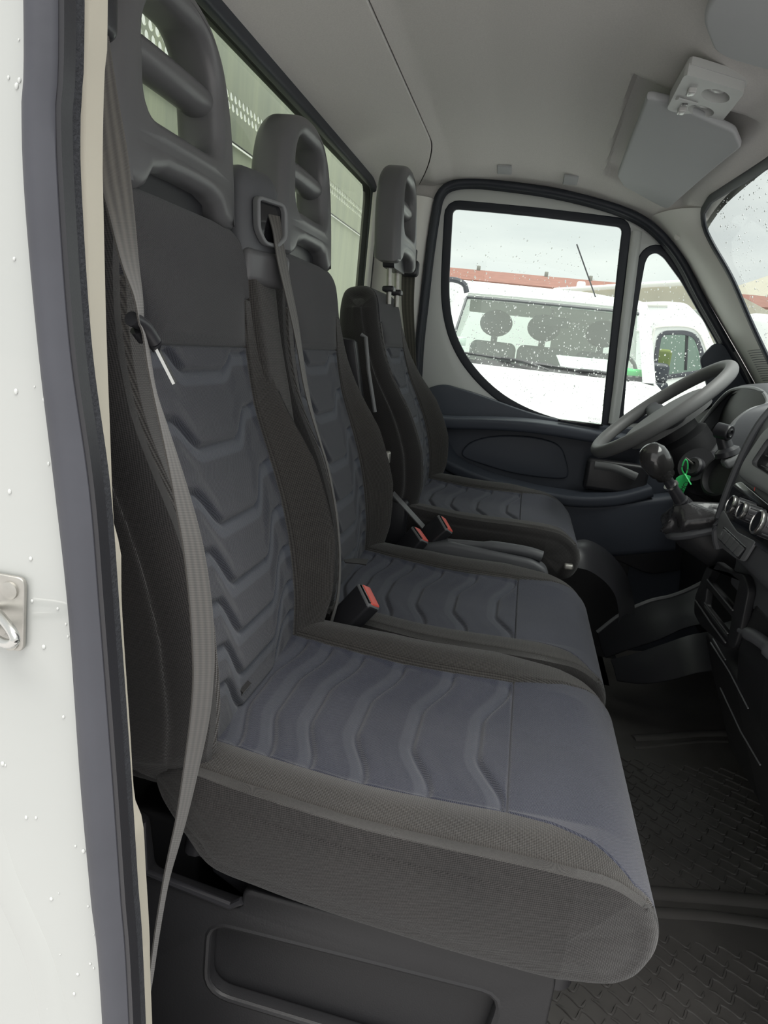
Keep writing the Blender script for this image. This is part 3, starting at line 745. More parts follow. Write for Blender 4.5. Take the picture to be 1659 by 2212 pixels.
# -- fold-down tether loop on seat cushion
lp = thing('anchor_loop', [(-0.3025,0.8000,0.5897)][0], 'small black webbing loop poking out behind the near seat cushion', 'strap loop')
c0 = np.array([(-0.3054,0.8000,0.5858)][0]) + (0, 0, .004)
mb = MB(); A = [c0 + np.array(d) for d in ((-.045, 0, -.004), (-.02, 0, .006), (.004, 0, .009), (.012, 0, .004), (.008, 0, -.004), (-.01, 0, -.006), (-.04, 0, -.008))]
mb.ribbon(A, [a + np.array((0, .028, 0)) for a in A], .0015); part('loop', mb, 'side', lp)
lp = thing('anchor_strap', [(-0.2639,1.3000,0.6204)][0], 'short flat dark strap lying on the rear of the middle seat cushion', 'strap')
A = [(-0.2836,1.2700,0.6343), (-0.2630,1.2900,0.6347), (-0.2441,1.3100,0.6302)]; B = [(-0.2759,1.2500,0.6359), (-0.2561,1.2700,0.6315), (-0.2418,1.2800,0.6281)]
mb = MB(); mb.ribbon([np.array(a) + (0, 0, .006) for a in A], [np.array(a) + (0, 0, .006) for a in B], .002); part('strap', mb, 'side', lp)

# -- webbing
def webbing():
    m = mat('seat_belt_webbing', (.12, .115, .105), .7, sheen=.3)
    n = m.node_tree; b = n.nodes['Principled BSDF']; t = n.nodes.new('ShaderNodeUVMap'); w = n.nodes.new('ShaderNodeTexWave')
    w.inputs['Scale'].default_value = 140; w.wave_type = 'BANDS'; w.bands_direction = 'Y'
    bp = n.nodes.new('ShaderNodeBump'); bp.inputs['Strength'].default_value = .5; bp.inputs['Distance'].default_value = .0004
    n.links.new(t.outputs[0], w.inputs['Vector']); n.links.new(w.outputs['Fac'], bp.inputs['Height']); n.links.new(bp.outputs[0], b.inputs['Normal'])
    w2 = n.nodes.new('ShaderNodeTexWave'); w2.bands_direction = 'X'; w2.inputs['Scale'].default_value = 22
    c = n.nodes.new('ShaderNodeValToRGB'); c.color_ramp.elements[0].color = (.045, .041, .037, 1); c.color_ramp.elements[1].color = (.095, .086, .076, 1)
    n.links.new(t.outputs[0], w2.inputs['Vector']); n.links.new(w2.outputs['Fac'], c.inputs[0]); n.links.new(c.outputs[0], b.inputs['Base Color'])
    return m
M_['web'] = webbing()
def strap(name, L, R, root, th=.0014, n=6):
    A = catmull(L, n); B = catmull(R, n)
    s = np.r_[0, np.cumsum(np.linalg.norm(np.diff(np.array(A), axis=0), axis=1))]
    mb = MB(); mb.ribbon(A, B, th)
    me = bpy.data.meshes.new(name); me.from_pydata(mb.v, [], mb.f); ul = me.uv_layers.new(name='UVMap'); m = 14
    u14 = [k / 6 * .048 for k in range(7)] + [k / 6 * .048 for k in range(6, -1, -1)]
    for lo in me.loops:
        i, k = divmod(lo.vertex_index, m); ul.data[lo.index].uv = (u14[k], s[min(i, len(s) - 1)])
    me.update(); o = _link(name, me, 'web', root, None, smooth=50)
    return o
# near belt
nb = thing('seat_belt', (-.33, .56, .30), 'long passenger lap and shoulder belt hanging down beside the near seat, with its metal tongue', 'seat belt', 'seat belts')
L = [(-0.3579,0.5550,1.2557), (-0.3560,0.5550,1.2015), (-0.3473,0.5500,1.1510), (-0.3372,0.5480,1.1207), (-0.3242,0.5450,1.0867), (-0.3149,0.5480,1.0631), (-0.3117,0.5520,1.0419)]
R = [(-0.3580,0.5750,1.2603), (-0.3522,0.5800,1.2195), (-0.3442,0.5850,1.1732), (-0.3388,0.5880,1.1276), (-0.3351,0.5900,1.0911), (-0.3297,0.5880,1.0648), (-0.3244,0.5820,1.0419)]
L2 = [(-0.3088,0.5530,1.0342), (-0.3050,0.5550,1.0093), (-0.2993,0.5550,0.9872), (-0.2910,0.5530,0.9614), (-0.2822,0.5500,0.9355), (-0.2726,0.5480,0.9015), (-0.2619,0.5450,0.8632), (-0.2534,0.5430,0.8194), (-0.2484,0.5430,0.7774), (-0.2459,0.5430,0.7426), (-0.2475,0.5440,0.7009), (-0.2530,0.5460,0.6419), (-0.2589,0.5490,0.5942), (-0.2647,0.5510,0.5608), (-0.2713,0.5530,0.5183), (-0.2775,0.5530,0.4597), (-0.2806,0.5500,0.4056), (-0.2823,0.5480,0.3668)]
R2 = [(-0.3196,0.5800,1.0339), (-0.3154,0.5810,1.0078), (-0.3103,0.5820,0.9845), (-0.3019,0.5870,0.9568), (-0.2920,0.5900,0.9287), (-0.2788,0.5920,0.8919), (-0.2650,0.5920,0.8502), (-0.2547,0.5920,0.8024), (-0.2490,0.5920,0.7570), (-0.2479,0.5920,0.7190), (-0.2494,0.5900,0.6755), (-0.2570,0.5860,0.6154), (-0.2637,0.5820,0.5695), (-0.2697,0.5800,0.5374), (-0.2771,0.5770,0.4969), (-0.2830,0.5740,0.4388), (-0.2866,0.5700,0.3835), (-0.2894,0.5660,0.3451)]
strap('shoulder_strap', L, R, nb); strap('lap_strap', [L[-1]] + L2, [R[-1]] + R2, nb)
g0 = [(-0.3658,0.5750,1.2774)][0]
mb = MB(); mb.rbox(g0, (.024, .030, .046), .011); mb.lathe([(.012, -.005), (.012, .022), (.009, .026)], np.array(g0) + (0, 0, .012), (.2, -1, 0), 20); part('upper_guide', mb, 'black', nb)
# tongue: plastic bar across the strap, metal plate hanging
ta, tb_ = [(-0.3194,0.5530,1.0456), (-0.3134,0.5800,1.0283)]
mb = MB(); mb.tube(catmull([ta, (np.array(ta) + tb_) / 2 + (0, 0, .004), tb_], 6), .0068, 14, sy=.9); tg = part('tongue_bar', mb, 'black', nb)
q0, q1 = [(-0.3136,0.5830,1.0256), (-0.3146,0.5750,1.0177)]
mb = MB(); mb.tube([tb_, q0, [(-0.3121,0.5830,1.0199)][0]], [.0072, .006, .003], 12); mb.tube([[(-0.3178,0.5600,1.0372)][0], [(-0.3170,0.5680,1.0285)][0]], [.006, .004], 10); part('tongue_cover', mb, 'black', nb)
t0_, t1_ = [(-0.3127,0.5830,1.0230), (-0.2973,0.5880,0.9942)]
w_ = np.array((-.0065, .016, .0))
mb = MB(); mb.ribbon([np.array(t0_) - w_ * .2, np.array(t1_) - w_ * .2], [np.array(t0_) + w_ * .9, np.array(t1_) + w_ * .9], .0026)
part('metal_tongue', mb, 'chrome', nb)
# belt tower between the seats
tw = thing('belt_tower', (-.43, 1.085, 1.12), 'grey plastic shoulder tower with belt slot, standing between the two passenger headrests', 'belt guide')
def twf(x, y, z):
    t = (z + .085) / .17; s = 1 - .18 * max(0, t) ** 2; return (x * (1 - .25 * max(0, t - .5)) - .10 * max(0, -z) * 0 - .12 * z, y * s, z)
TR = Matrix.Rotation(-.38, 4, 'Z')
mb = MB(); mb.rbox((-.440, 1.080, 1.197), (.080, .108, .155), .032, TR, n=6, fn=twf); part('housing', mb, 'dash', tw, smooth=70)
mb = MB(); mb.rbox((-.415, 1.075, 1.135), (.050, .098, .05), .012, TR, n=4); part('lower_cover', mb, 'hrest', tw, smooth=70)
mb = MB(); P_ = catmull([(-.395, 1.085, .88), (-.412, 1.085, .95), (-.432, 1.083, 1.03), (-.450, 1.08, 1.13)], 8)
mb.tube(P_, .01, prof=round_poly([(-.058, -.035), (.058, -.035), (.058, .045), (-.058, .045)], .028, 5), up=(1, 0, 0)); ts = part('tower_support', mb, 'bolster', tw, smooth=70)
ul = ts.data.uv_layers.new(name='UVMap')
for lo in ts.data.loops: v_ = ts.data.vertices[lo.vertex_index].co; ul.data[lo.index].uv = (v_.y, v_.z)
sl = [(-.036, .042), (.034, .042), (.040, .030), (.036, -.024), (.010, -.046), (-.024, -.046), (-.040, -.020)]
ax0 = np.array((-.3965, 1.066, 1.200))
def slf(x, y, z):
    y *= .74; z *= .66; return (ax0[0] + x * .93 + y * .37 - z * .14, ax0[1] + y * .93 - x * .37, ax0[2] + z)
ro = round_poly(sl, .010, 4)
mb = plate_mb(offset_poly(ro, .006), [offset_poly(ro, -.003)], 'YZ', 0, .012, .003, fn=slf); part('slot_frame', mb, 'silver', tw)
mb = plate_mb(offset_poly(ro, -.001), (), 'YZ', -.004, .004, fn=slf); part('slot_inside', mb, 'chromeblack', tw)
mb2 = thing('seat_belt', (-.36, 1.09, .60), 'middle passenger shoulder belt running from the plastic tower down between the two passenger seats', 'seat belt', 'seat belts')
L = [(-0.4019,1.0650,1.2114), (-0.3905,1.0600,1.1871), (-0.3805,1.0580,1.1490), (-0.3683,1.0600,1.1110), (-0.3551,1.0600,1.0724), (-0.3406,1.0600,1.0266), (-0.3259,1.0600,0.9731), (-0.3115,1.0600,0.9328), (-0.2960,1.0650,0.8915), (-0.2797,1.0680,0.8496), (-0.2651,1.0700,0.7995), (-0.2539,1.0720,0.7477), (-0.2473,1.0750,0.6938), (-0.2483,1.0850,0.6347), (-0.2570,1.0900,0.5864)]
R = [(-0.3904,1.0850,1.2119), (-0.3846,1.0900,1.1792), (-0.3789,1.1000,1.1476), (-0.3676,1.1000,1.1078), (-0.3537,1.0950,1.0675), (-0.3407,1.0900,1.0199), (-0.3269,1.0850,0.9721), (-0.3129,1.0800,0.9311), (-0.2972,1.0800,0.8896), (-0.2798,1.0800,0.8478), (-0.2651,1.0820,0.7971), (-0.2542,1.0860,0.7442), (-0.2477,1.0900,0.6893), (-0.2478,1.1000,0.6297), (-0.2569,1.1100,0.5788)]
strap('shoulder_strap', L, R, mb2)
# -- buckles
def buckle(px, label, group, tilt=.5, yaw=.35):
    c = np.array(px); root = thing('belt_buckle', tuple(c - np.array((0, 0, .05))), label, 'belt buckle', group)
    R_ = Matrix.Rotation(tilt, 4, 'Y') @ Matrix.Rotation(yaw, 4, 'Z')
    R3 = np.array(R_.to_3x3())
    mb = MB(); mb.rbox(c, (.028, .056, .080), .006, R_); b = part('housing', mb, 'black', root)
    top = c + R3 @ np.array((0, 0, .036))
    mb = MB(); mb.rbox(top, (.0275, .053, .010), .004, R_); part('top_rim', mb, 'silver', root, parent=b)
    mb = MB(); mb.rbox(top + R3 @ np.array((.0025, 0, .003)), (.020, .048, .009), .003, R_); part('release_button', mb, 'red', root, parent=b)
    mb = MB(); mb.rbox(top + R3 @ np.array((-.0100, 0, .0035)), (.0035, .044, .0075), .001, R_); part('tongue_slot', mb, 'chromeblack', root, parent=b)
    mb = MB(); mb.ribbon([c + R3 @ np.array((0, -.018, -.03)), c + R3 @ np.array((-.01, -.018, -.11))], [c + R3 @ np.array((0, .018, -.03)), c + R3 @ np.array((-.01, .018, -.11))], .003); part('stalk', mb, 'side', root, parent=b)
    return root, c, R3
r_, c_, R3 = buckle([(-0.2242,1.1200,0.6003)][0], 'red-topped black buckle standing between the two passenger cushions', 'belt buckles', .62, .75)
# moulded marking on its side: four small raised squares
mb = MB()
for a in range(3):
    for b in range(4):
        mb.rbox(c_ + R3 @ np.array((.0155, -.018 + b * .009, -.012 + a * .007 - .008)), (.001, .006, .0045), .0004, Matrix([list(r) for r in R3]).to_4x4(), n=1)
part('moulded_marking', mb, 'blackm', r_)
buckle([(-0.1583,1.6600,0.6130)][0], 'taller red-topped buckle beside the driver cushion', 'belt buckles', .70, .75)
buckle([(-0.2036,1.6000,0.5904)][0], 'low red buckle tip just showing above the middle cushion edge', 'belt buckles', .55, .75)

# -- driver side: belt, console, lever
db = thing('seat_belt', (-.38, 2.30, .7), 'driver belt hanging on the far door pillar behind the driver headrest', 'seat belt', 'seat belts')
A = [(-0.4225,2.3150,1.2668), (-0.4106,2.3150,1.1631), (-0.3858,2.3150,1.0514), (-0.3669,2.3150,0.9663)]; B = [(-0.3786,2.3050,1.2695), (-0.3708,2.3050,1.1662), (-0.3532,2.3050,1.0547), (-0.3387,2.3050,0.9697)]
mb = MB(); mb.ribbon([a for a in A], [a for a in B], .002); strap('strap', A, B, db)
mb = MB(); c0 = np.array([(-0.3945,2.3000,1.2744)][0]); mb.rbox(c0, (.055, .028, .05), .012); mb.rbox(c0 + (.002, -.002, .032), (.03, .018, .05), .006); part('upper_guide', mb, 'black', db)
for pts, lb in (([(-0.2707,1.6600,0.6958), (-0.1866,1.6600,0.6236)], 'pale grey belt end strap running down to the driver buckle'), ([(-0.2280,2.1600,0.6481), (-0.2029,2.1600,0.6197)], 'short pale belt piece behind the driver seat by the door')):
    a, b = [np.array(p) for p in pts]; t = thing('belt_strap', tuple((a + b) / 2 - (0, 0, .03)), lb, 'belt strap')
    mb = MB(); w_ = np.array((.003, .020, .004)); mb.ribbon([a, (a + b) / 2, b], [a + w_, (a + b) / 2 + w_, b + w_], .0025); part('strap', mb, 'hrest', t)
bk = thing('seat_back_unit', (-.36, 1.62, .7), 'tall narrow black plastic frame standing between the middle and driver backrests', 'frame')
q = [(-0.3956,1.6600,1.0636), (-0.3713,1.6600,1.0619), (-0.3562,1.6600,1.0217), (-0.3397,1.6600,0.9280), (-0.3573,1.6600,0.9259)]
mb = plate_mb(round_poly([(-.44, .70), (-.31, .70), (-.345, .85), (-.392, 1.045), (-.43, 1.048)], .008), (), 'XZ', 1.655, .03, .004); part('frame', mb, 'black', bk)
mb = MB(); mb.tube([(p[0] + .004, 1.642, p[2]) for p in [(-0.3817,1.6400,1.0582), (-0.3703,1.6400,1.0532), (-0.3562,1.6400,0.9799), (-0.3311,1.6400,0.8873)]], .0045, 8); part('edge_trim', mb, 'silver', bk)
mb = MB(); mb.rbox([(-0.2846,1.6200,0.7894)][0], (.018, .018, .030), .006); part('recliner_catch', mb, 'steel', bk)
hb = thing('hand_brake', (0, 1.64, .30), 'low grey plastic hand brake console between middle cushion and driver seat', 'hand brake')
pr = [(-.20, .28), (.12, .28), (.135, .52), (.115, .583), (.08, .60), (-.02, .606), (-.12, .612), (-.20, .59)]
mb = MB(); extrude_profile(round_poly(pr, .015, 4), 'Y', 1.615, 1.665, .010, mb=mb); part('console', mb, 'dash', hb)
mb = MB(); mb.tube(catmull([(-.12, 1.64, .605), (-.02, 1.64, .612), (.06, 1.64, .612), (.10, 1.64, .606)], 6), [.009] * 6 + [.013] * 13, 14); part('lever', mb, 'dash', hb)
mb = MB(); mb.rbox((-.06, 1.93, .33), (.34, .36, .36), .02); part('plinth', mb, 'blackm', seat3)
ra_ = catmull([(0.1448,1.8000,0.5896), (0.2077,1.8500,0.6112), (0.2761,1.9000,0.5802), (0.3359,1.9200,0.5239), (0.3693,1.9200,0.4577), (0.3832,1.9200,0.4072)], 6); rb_ = catmull([(0.1767,1.7400,0.5636), (0.2202,1.7500,0.5595), (0.2653,1.7700,0.5334), (0.2980,1.7800,0.4992), (0.3141,1.7800,0.4590), (0.3194,1.7800,0.4289)], 6)
mb = MB(); mb.grid([[a_ * (1 - t) + b_ * t + np.array((-.3, -.5, .6)) * .03 * math.sin(math.pi * t) for t in np.linspace(0, 1, 8)] for a_, b_ in zip(ra_, rb_)]); part('base_skirt', mb, 'black', seat3, smooth=80, fix=False)
mb = MB(); mb.rbox([(0.1682,1.7000,0.5752)][0], (.022, .018, .014), .005); part('slide_handle', mb, 'steel', seat3)
mb = MB(); mb.rbox((-.30, 1.70, .62), (.14, .03, .12), .012); part('hinge_cover', mb, 'black', seat3)

# ================================================================== driver door
dr_ = thing('door_1', (0, 2.40, .5), None, None, kind='structure')
fr_out = [(-0.3213,2.4000,0.8087), (-0.3251,2.4000,0.8933), (-0.3327,2.4000,1.0586), (-0.3335,2.4000,1.1906), (-0.3343,2.4000,1.3192), (-0.3333,2.4000,1.4309), (-0.3247,2.4000,1.5028), (-0.2949,2.4000,1.5319), (-0.2310,2.4000,1.5416), (-0.1307,2.4000,1.5404), (0.0116,2.4000,1.5289), (0.1531,2.4000,1.5073), (0.2458,2.4000,1.4826), (0.3163,2.4000,1.4432), (0.3971,2.4000,1.3703), (0.4709,2.4000,1.2735), (0.5586,2.4000,1.1634), (0.6433,2.4000,1.0644), (0.7159,2.4000,0.9743), (0.7569,2.4000,0.9081)]
fo = [(p[0], p[2]) for p in catmull(fr_out, 4)]
fo = offset_poly(fo + [(fo[-1][0], .60), (fo[0][0], .60)], .035)
fo2 = [(p[0], p[1]) for p in fo]
gl = [(-0.2975,2.4000,1.4734), (-0.1782,2.4000,1.4726), (-0.0352,2.4000,1.4696), (0.1054,2.4000,1.4641), (0.2230,2.4000,1.4584), (0.2243,2.4000,1.4200), (0.2329,2.4000,1.2855), (0.2452,2.4000,1.1194), (0.2555,2.4000,0.9621), (0.2643,2.4000,0.8522), (0.1771,2.4000,0.8591), (0.1020,2.4000,0.8677), (0.0249,2.4000,0.8853), (-0.0547,2.4000,0.9163), (-0.1295,2.4000,0.9646), (-0.1939,2.4000,1.0259), (-0.2373,2.4000,1.0907), (-0.2622,2.4000,1.1539), (-0.2755,2.4000,1.2105), (-0.2827,2.4000,1.2670), (-0.2891,2.4000,1.3511)]
gl = [(p[0], p[2]) for p in gl]
gl = round_poly(gl, [.02, .01, .01, .01, .02] + [.03] * 4 + [.006] + [.05] * 11, 4)
qg = [(0.3051,2.4000,1.3652), (0.3132,2.4000,1.3873), (0.3333,2.4000,1.3956), (0.3572,2.4000,1.3829), (0.4171,2.4000,1.3226), (0.4880,2.4000,1.2344), (0.5502,2.4000,1.1584), (0.5983,2.4000,1.0873), (0.6020,2.4000,1.0032), (0.5303,2.4000,0.9516), (0.4255,2.4000,0.9169), (0.3242,2.4000,0.8970), (0.3099,2.4000,1.0409), (0.3071,2.4000,1.1960), (0.3051,2.4000,1.3057)]
qg = round_poly([(p[0], p[2]) for p in qg], .012, 3)
ring_o = offset_poly(gl, .026); ring_q = offset_poly(qg, .024)
mb = plate_mb(fo2, [offset_poly(gl, .018), offset_poly(qg, .014)], 'XZ', 2.415, .03, .006, fn=None); part('door_frame', mb, 'doorwhite', dr_)
mb = plate_mb(ring_o, [offset_poly(gl, -.001)], 'XZ', 2.402, .014, .004); part('window_seal', mb, 'rubberd', dr_)
mb = plate_mb(ring_q, [offset_poly(qg, -.001)], 'XZ', 2.402, .014, .004); part('window_seal', mb, 'rubberd', dr_)
mb = MB(); mb.tube([p for p in [(0.2660,2.3950,1.4491), (0.2690,2.3900,1.3689), (0.2747,2.3900,1.2612), (0.2827,2.3900,1.1232), (0.2923,2.3900,0.9815), (0.2973,2.3900,0.8723)]], .014, 10, sx=1.1, sy=.5, up=(0, 1, 0)); part('divider_bar', mb, 'doorwhite', dr_)
mb = plate_mb(offset_poly(gl, .004), (), 'XZ', 2.412, .004); pane1 = part('pane', mb, 'glass', dr_)
mb = plate_mb(offset_poly(qg, .004), (), 'XZ', 2.412, .004); pane2 = part('pane', mb, 'glass', dr_)
# glass maker's mark (mirrored small print)
tx = bpy.data.curves.new('t', 'FONT'); tx.body = 'bovsud'; tx.size = .016; tx.extrude = .0002
to = bpy.data.objects.new('t', tx); COL.objects.link(to); bpy.context.view_layer.update()
me = bpy.data.meshes.new_from_object(to.evaluated_get(bpy.context.evaluated_depsgraph_get())); bpy.data.objects.remove(to)
c0 = [(0.2191,2.4080,0.8742)][0]; mb = MB(); mb.add([(c0[0] + v.co.x * .8, 2.4085, c0[2] + v.co.y * .8 + .002 - v.co.x * .04) for v in me.vertices], [tuple(p.vertices) for p in me.polygons])
mb.rbox((c0[0] + .026, 2.4085, c0[2] - .006), (.052, .0006, .0012), .0002, n=1)
o = part('glass_marking', mb, 'ink', dr_)
# rain drops: stuff
def drops(name, root, n, fn, rmin, rmax, seed):
    random.seed(seed); mb = MB()
    for _ in range(n):
        p, nr = fn(); r = rmin + (rmax - rmin) * random.random() ** 2.5
        mb.sphere(p, (r if abs(nr[0]) < .5 else r * .5, r * .55 if abs(nr[1]) > .5 else r, r * random.uniform(1, 1.5)), 7, 4)
    o = part(name, mb, 'drop', root, smooth=180, fix=False); o['kind'] = 'stuff'
drops('rain_drops', dr_, 2200, lambda: ((random.uniform(-.30, .60), 2.4155, min(random.uniform(.86, 1.46), random.uniform(.9, 1.46))), (0, 1, 0)), .0010, .0027, 7)
def wsd():
    z = random.uniform(.98, 1.48); y = random.uniform(1.2, 2.15); return ((WSX(z) + .0145, y, z), (0, 0, 0))
drops('rain_drops', ws, 1300, wsd, .0006, .0020, 8)

# door card
card = [(p[0], p[2]) for p in [(-0.3527,2.3800,0.8604), (-0.3187,2.3800,0.9026), (-0.2857,2.3800,0.9232), (-0.2499,2.3800,0.9318), (-0.2064,2.3800,0.9264), (-0.1442,2.3800,0.9157), (-0.0664,2.3800,0.8980), (0.0260,2.3800,0.8779), (0.1162,2.3800,0.8667), (0.2618,2.3800,0.8642), (0.4025,2.3800,0.8719), (0.5383,2.3800,0.8892), (0.6724,2.3800,0.8992)]]
card = [tuple(p) for p in catmull(card, 5)] + [(.72, .80), (.72, .12), (-.38, .12), (-.38, .80)]
mb = plate_mb(card, (), 'XZ', 2.385, .03, .008); part('door_card', mb, 'dark', dr_)
def along(pts, prof, name, m, root=dr_, n=6, parent=None, up=(0, 0, 1)):
    mb = MB(); mb.tube(catmull(pts, n), .01, prof=prof, up=up); return part(name, mb, m, root, parent=parent, smooth=50)
# arm ledge
led = [(-0.2880,2.3400,0.8224), (-0.1894,2.3350,0.8291), (-0.0858,2.3300,0.8396), (0.0306,2.3250,0.8473), (0.1462,2.3250,0.8458), (0.2611,2.3300,0.8397), (0.4036,2.3400,0.8325)]
along(led, round_poly([(-.05, -.020), (.05, -.028), (.055, .008), (-.05, .012)], .012, 4), 'armrest', 'dark')
mb = plate_mb(round_poly([(p[0], p[1]) for p in [(-.0 + .118, 2.325), (.26, 2.325), (.262, 2.372), (.128, 2.362)]], .014), (), 'XY', np.mean([p[2] for p in [(0.1871,2.3400,0.8628)]]) + .004, .006, .002); part('pull_recess', mb, 'chromeblack', dr_)
# inset pad and pocket
pad = [(p[0], p[2]) for p in [(-0.1610,2.3650,0.7088), (-0.1510,2.3650,0.7489), (-0.1016,2.3650,0.7784), (-0.0213,2.3650,0.7964), (0.0674,2.3650,0.8004), (0.1357,2.3650,0.7868), (0.1673,2.3650,0.7457), (0.1812,2.3650,0.6867), (0.1165,2.3650,0.6745), (0.0115,2.3650,0.6752), (-0.0815,2.3650,0.6886)]]
mb = plate_mb(catmull(pad, 5, True), (), 'XZ', 2.364, .016, .006); part('inset_pad', mb, 'dark', dr_)
pk = [(-0.2489,2.3400,0.7542), (-0.2101,2.3200,0.7083), (-0.1520,2.3000,0.6839), (-0.0587,2.2850,0.6630), (0.0461,2.2800,0.6487), (0.1482,2.2800,0.6425), (0.2332,2.2800,0.6460), (0.3296,2.2900,0.6641), (0.4214,2.3000,0.7021)]
along(pk, round_poly([(-.05, -.02), (.04, -.030), (.045, .006), (-.05, .012)], .012, 4), 'pocket_rim', 'dark')
lowp = [(-0.2441,2.3300,0.6636), (-0.1466,2.3150,0.6332), (0.0105,2.3000,0.5895), (0.1599,2.3000,0.5736), (0.3016,2.3000,0.5876), (0.5041,2.3100,0.6386)]
along(lowp, round_poly([(-.04, -.14), (.02, -.13), (.045, .05), (-.04, .05)], .02, 4), 'pocket_front', 'dark')
dh = [(0.2513,2.2800,0.7471), (0.3127,2.2700,0.7470), (0.3775,2.2700,0.7301)]
mb = MB(); mb.tube(catmull(dh, 6), .008, 10, sy=1.6); part('inner_handle', mb, 'silver', dr_)
mb = MB(); mb.rbox([(0.3214,2.3000,0.7172)][0], (.19, .03, .10), .03); part('handle_bowl', mb, 'black', dr_)
sp = [(p[0], p[2]) for p in [(0.2394,2.3300,0.5869), (0.2871,2.3300,0.6048), (0.4677,2.3300,0.6289), (0.5631,2.3300,0.5681), (0.5862,2.3300,0.4494), (0.4789,2.3300,0.4157), (0.3418,2.3300,0.4556), (0.2817,2.3300,0.5084)]]
mb = plate_mb(round_poly(sp, .03), (), 'XZ', 2.330, .02, .006); part('speaker_panel', mb, 'black', dr_)
mc = [(0.5089,2.3600,1.0985), (0.5424,2.3600,1.1500), (0.5734,2.3600,1.1465), (0.6297,2.3600,1.0776), (0.7182,2.3600,0.9703), (0.7171,2.3600,0.9140), (0.6131,2.3600,0.9007), (0.5621,2.3600,0.9864)]
mb = plate_mb(round_poly([(p[0], p[2]) for p in mc], .015), (), 'XZ', 2.372, .018, .005); part('mirror_cover', mb, 'dark', dr_)
mb = MB(); mb.tube([(p[0], 2.362, p[2]) for p in catmull([(0.5994,2.3600,1.1289), (0.6480,2.3600,1.0659), (0.6799,2.3600,1.0144), (0.6951,2.3600,0.9675)], 6)], .006, 8); part('cover_rib', mb, 'silver', dr_)

# ================================================================== dashboard
da = thing('dashboard', (.6, 1.4, .5), 'dark grey moulded dashboard across the front of the cab with centre stack', 'dashboard')
# main body behind the wheel, swept across the cab
pr = [(.62, .30), (.60, .55), (.52, .66), (.50, .80), (.545, .93), (.60, .985), (.75, .985), (.98, .94), (.98, .30)]
mb = MB(); extrude_profile(round_poly(pr, .035, 5), 'Y', .56, 2.34, .02, mb=mb); part('body', mb, 'blackm', da)
# centre stack, a raised tower leaning forward
pr = [(.60, .10), (.535, .30), (.475, .42), (.418, .540), (.402, .60), (.400, .70), (.405, .752), (.378, .768), (.371, .785), (.368, .82), (.378, .90), (.396, .985), (.425, 1.035), (.50, 1.05), (.62, 1.0)]
pr = round_poly(pr, .018, 4)
mb = MB(); extrude_profile([p for p in round_poly([(.60, .70), (.402, .70), (.405, .752), (.380, .766), (.366, .782), (.364, .82), (.376, .90), (.396, .985), (.425, 1.035), (.50, 1.05), (.62, 1.0)], .012, 4)], 'Y', .90, 1.300, .010, mb=mb); stk = part('centre_stack', mb, 'dash', da)
lowc = round_poly([(.62, .10), (.53, .27), (.47, .40), (.428, .50), (.402, .575), (.392, .64), (.402, .72), (.62, .72)], .012, 4)
mb = MB(); extrude_profile(lowc, 'Y', .62, 1.165, .02, mb=mb); part('lower_console', mb, 'blackm', da)
mb = MB(); extrude_profile(round_poly([(.62, .25), (.50, .35), (.437, .50), (.411, .57), (.440, .60), (.52, .64), (.62, .64)], .008, 4), 'Y', 1.10, 1.40, .01, mb=mb); part('lower_console', mb, 'blackm', da)
# cubby walls
cb = [(p[1], p[2]) for p in [(0.3900,1.4063,0.7010), (0.3900,1.4396,0.6258), (0.3900,1.4221,0.5981), (0.3900,1.3637,0.5944), (0.3900,1.1983,0.6173), (0.3900,1.1660,0.6326), (0.3900,1.1577,0.6757), (0.3900,1.1635,0.7358), (0.3900,1.1982,0.7481)]]
h1 = [(p[1], p[2]) for p in [(0.3900,1.3509,0.7262), (0.3900,1.2049,0.7366), (0.3900,1.2063,0.6798), (0.3900,1.3846,0.6762)]]
h2 = [(p[1], p[2]) for p in [(0.3900,1.3770,0.6676), (0.3900,1.2067,0.6699), (0.3900,1.2033,0.6376), (0.3900,1.3660,0.6345)]]
mb = plate_mb(round_poly(cb, .012, 4), [round_poly(h1, .006, 4), round_poly(h2, .006, 4)], 'YZ', .397, .014, .003, fn=lambda x, y, z: (x + .0 * z, y, z)); part('cubby_surround', mb, 'blackm', da)
mb = plate_mb(round_poly(cb, .012, 4), (), 'YZ', .50, .004); part('cubby_back', mb, 'chromeblack', da)
for a, b in (((1526, 1256), (1583, 1322)), ((1526, 1268), (1580, 1334)), ((1521, 1308), (1572, 1375))): pass
for L_ in ([(0.3880,1.3743,0.6828), (0.3880,1.2021,0.6842)], [(0.3880,1.3599,0.6418), (0.3880,1.2006,0.6440)], [(0.3860,1.4147,0.6279), (0.3860,1.2929,0.6272), (0.3860,1.1952,0.6294)]):
    mb = MB(); mb.tube(L_, .0016, 6); part('shelf_edge', mb, 'hrest', da)
for L_ in ([(0.4000,1.3146,0.5827), (0.4000,1.1899,0.5831), (0.4000,1.0770,0.5743)], [(0.4050,1.3230,0.5875), (0.4050,1.2347,0.5851)], [(0.4200,1.2728,0.5167), (0.4200,1.1374,0.5061), (0.4200,1.0380,0.5071)], [(0.4250,1.2654,0.5552), (0.4250,1.1596,0.5547)]):
    mb = MB(); mb.tube(L_, .0013, 6); part('seam_edge', mb, 'silver', da)
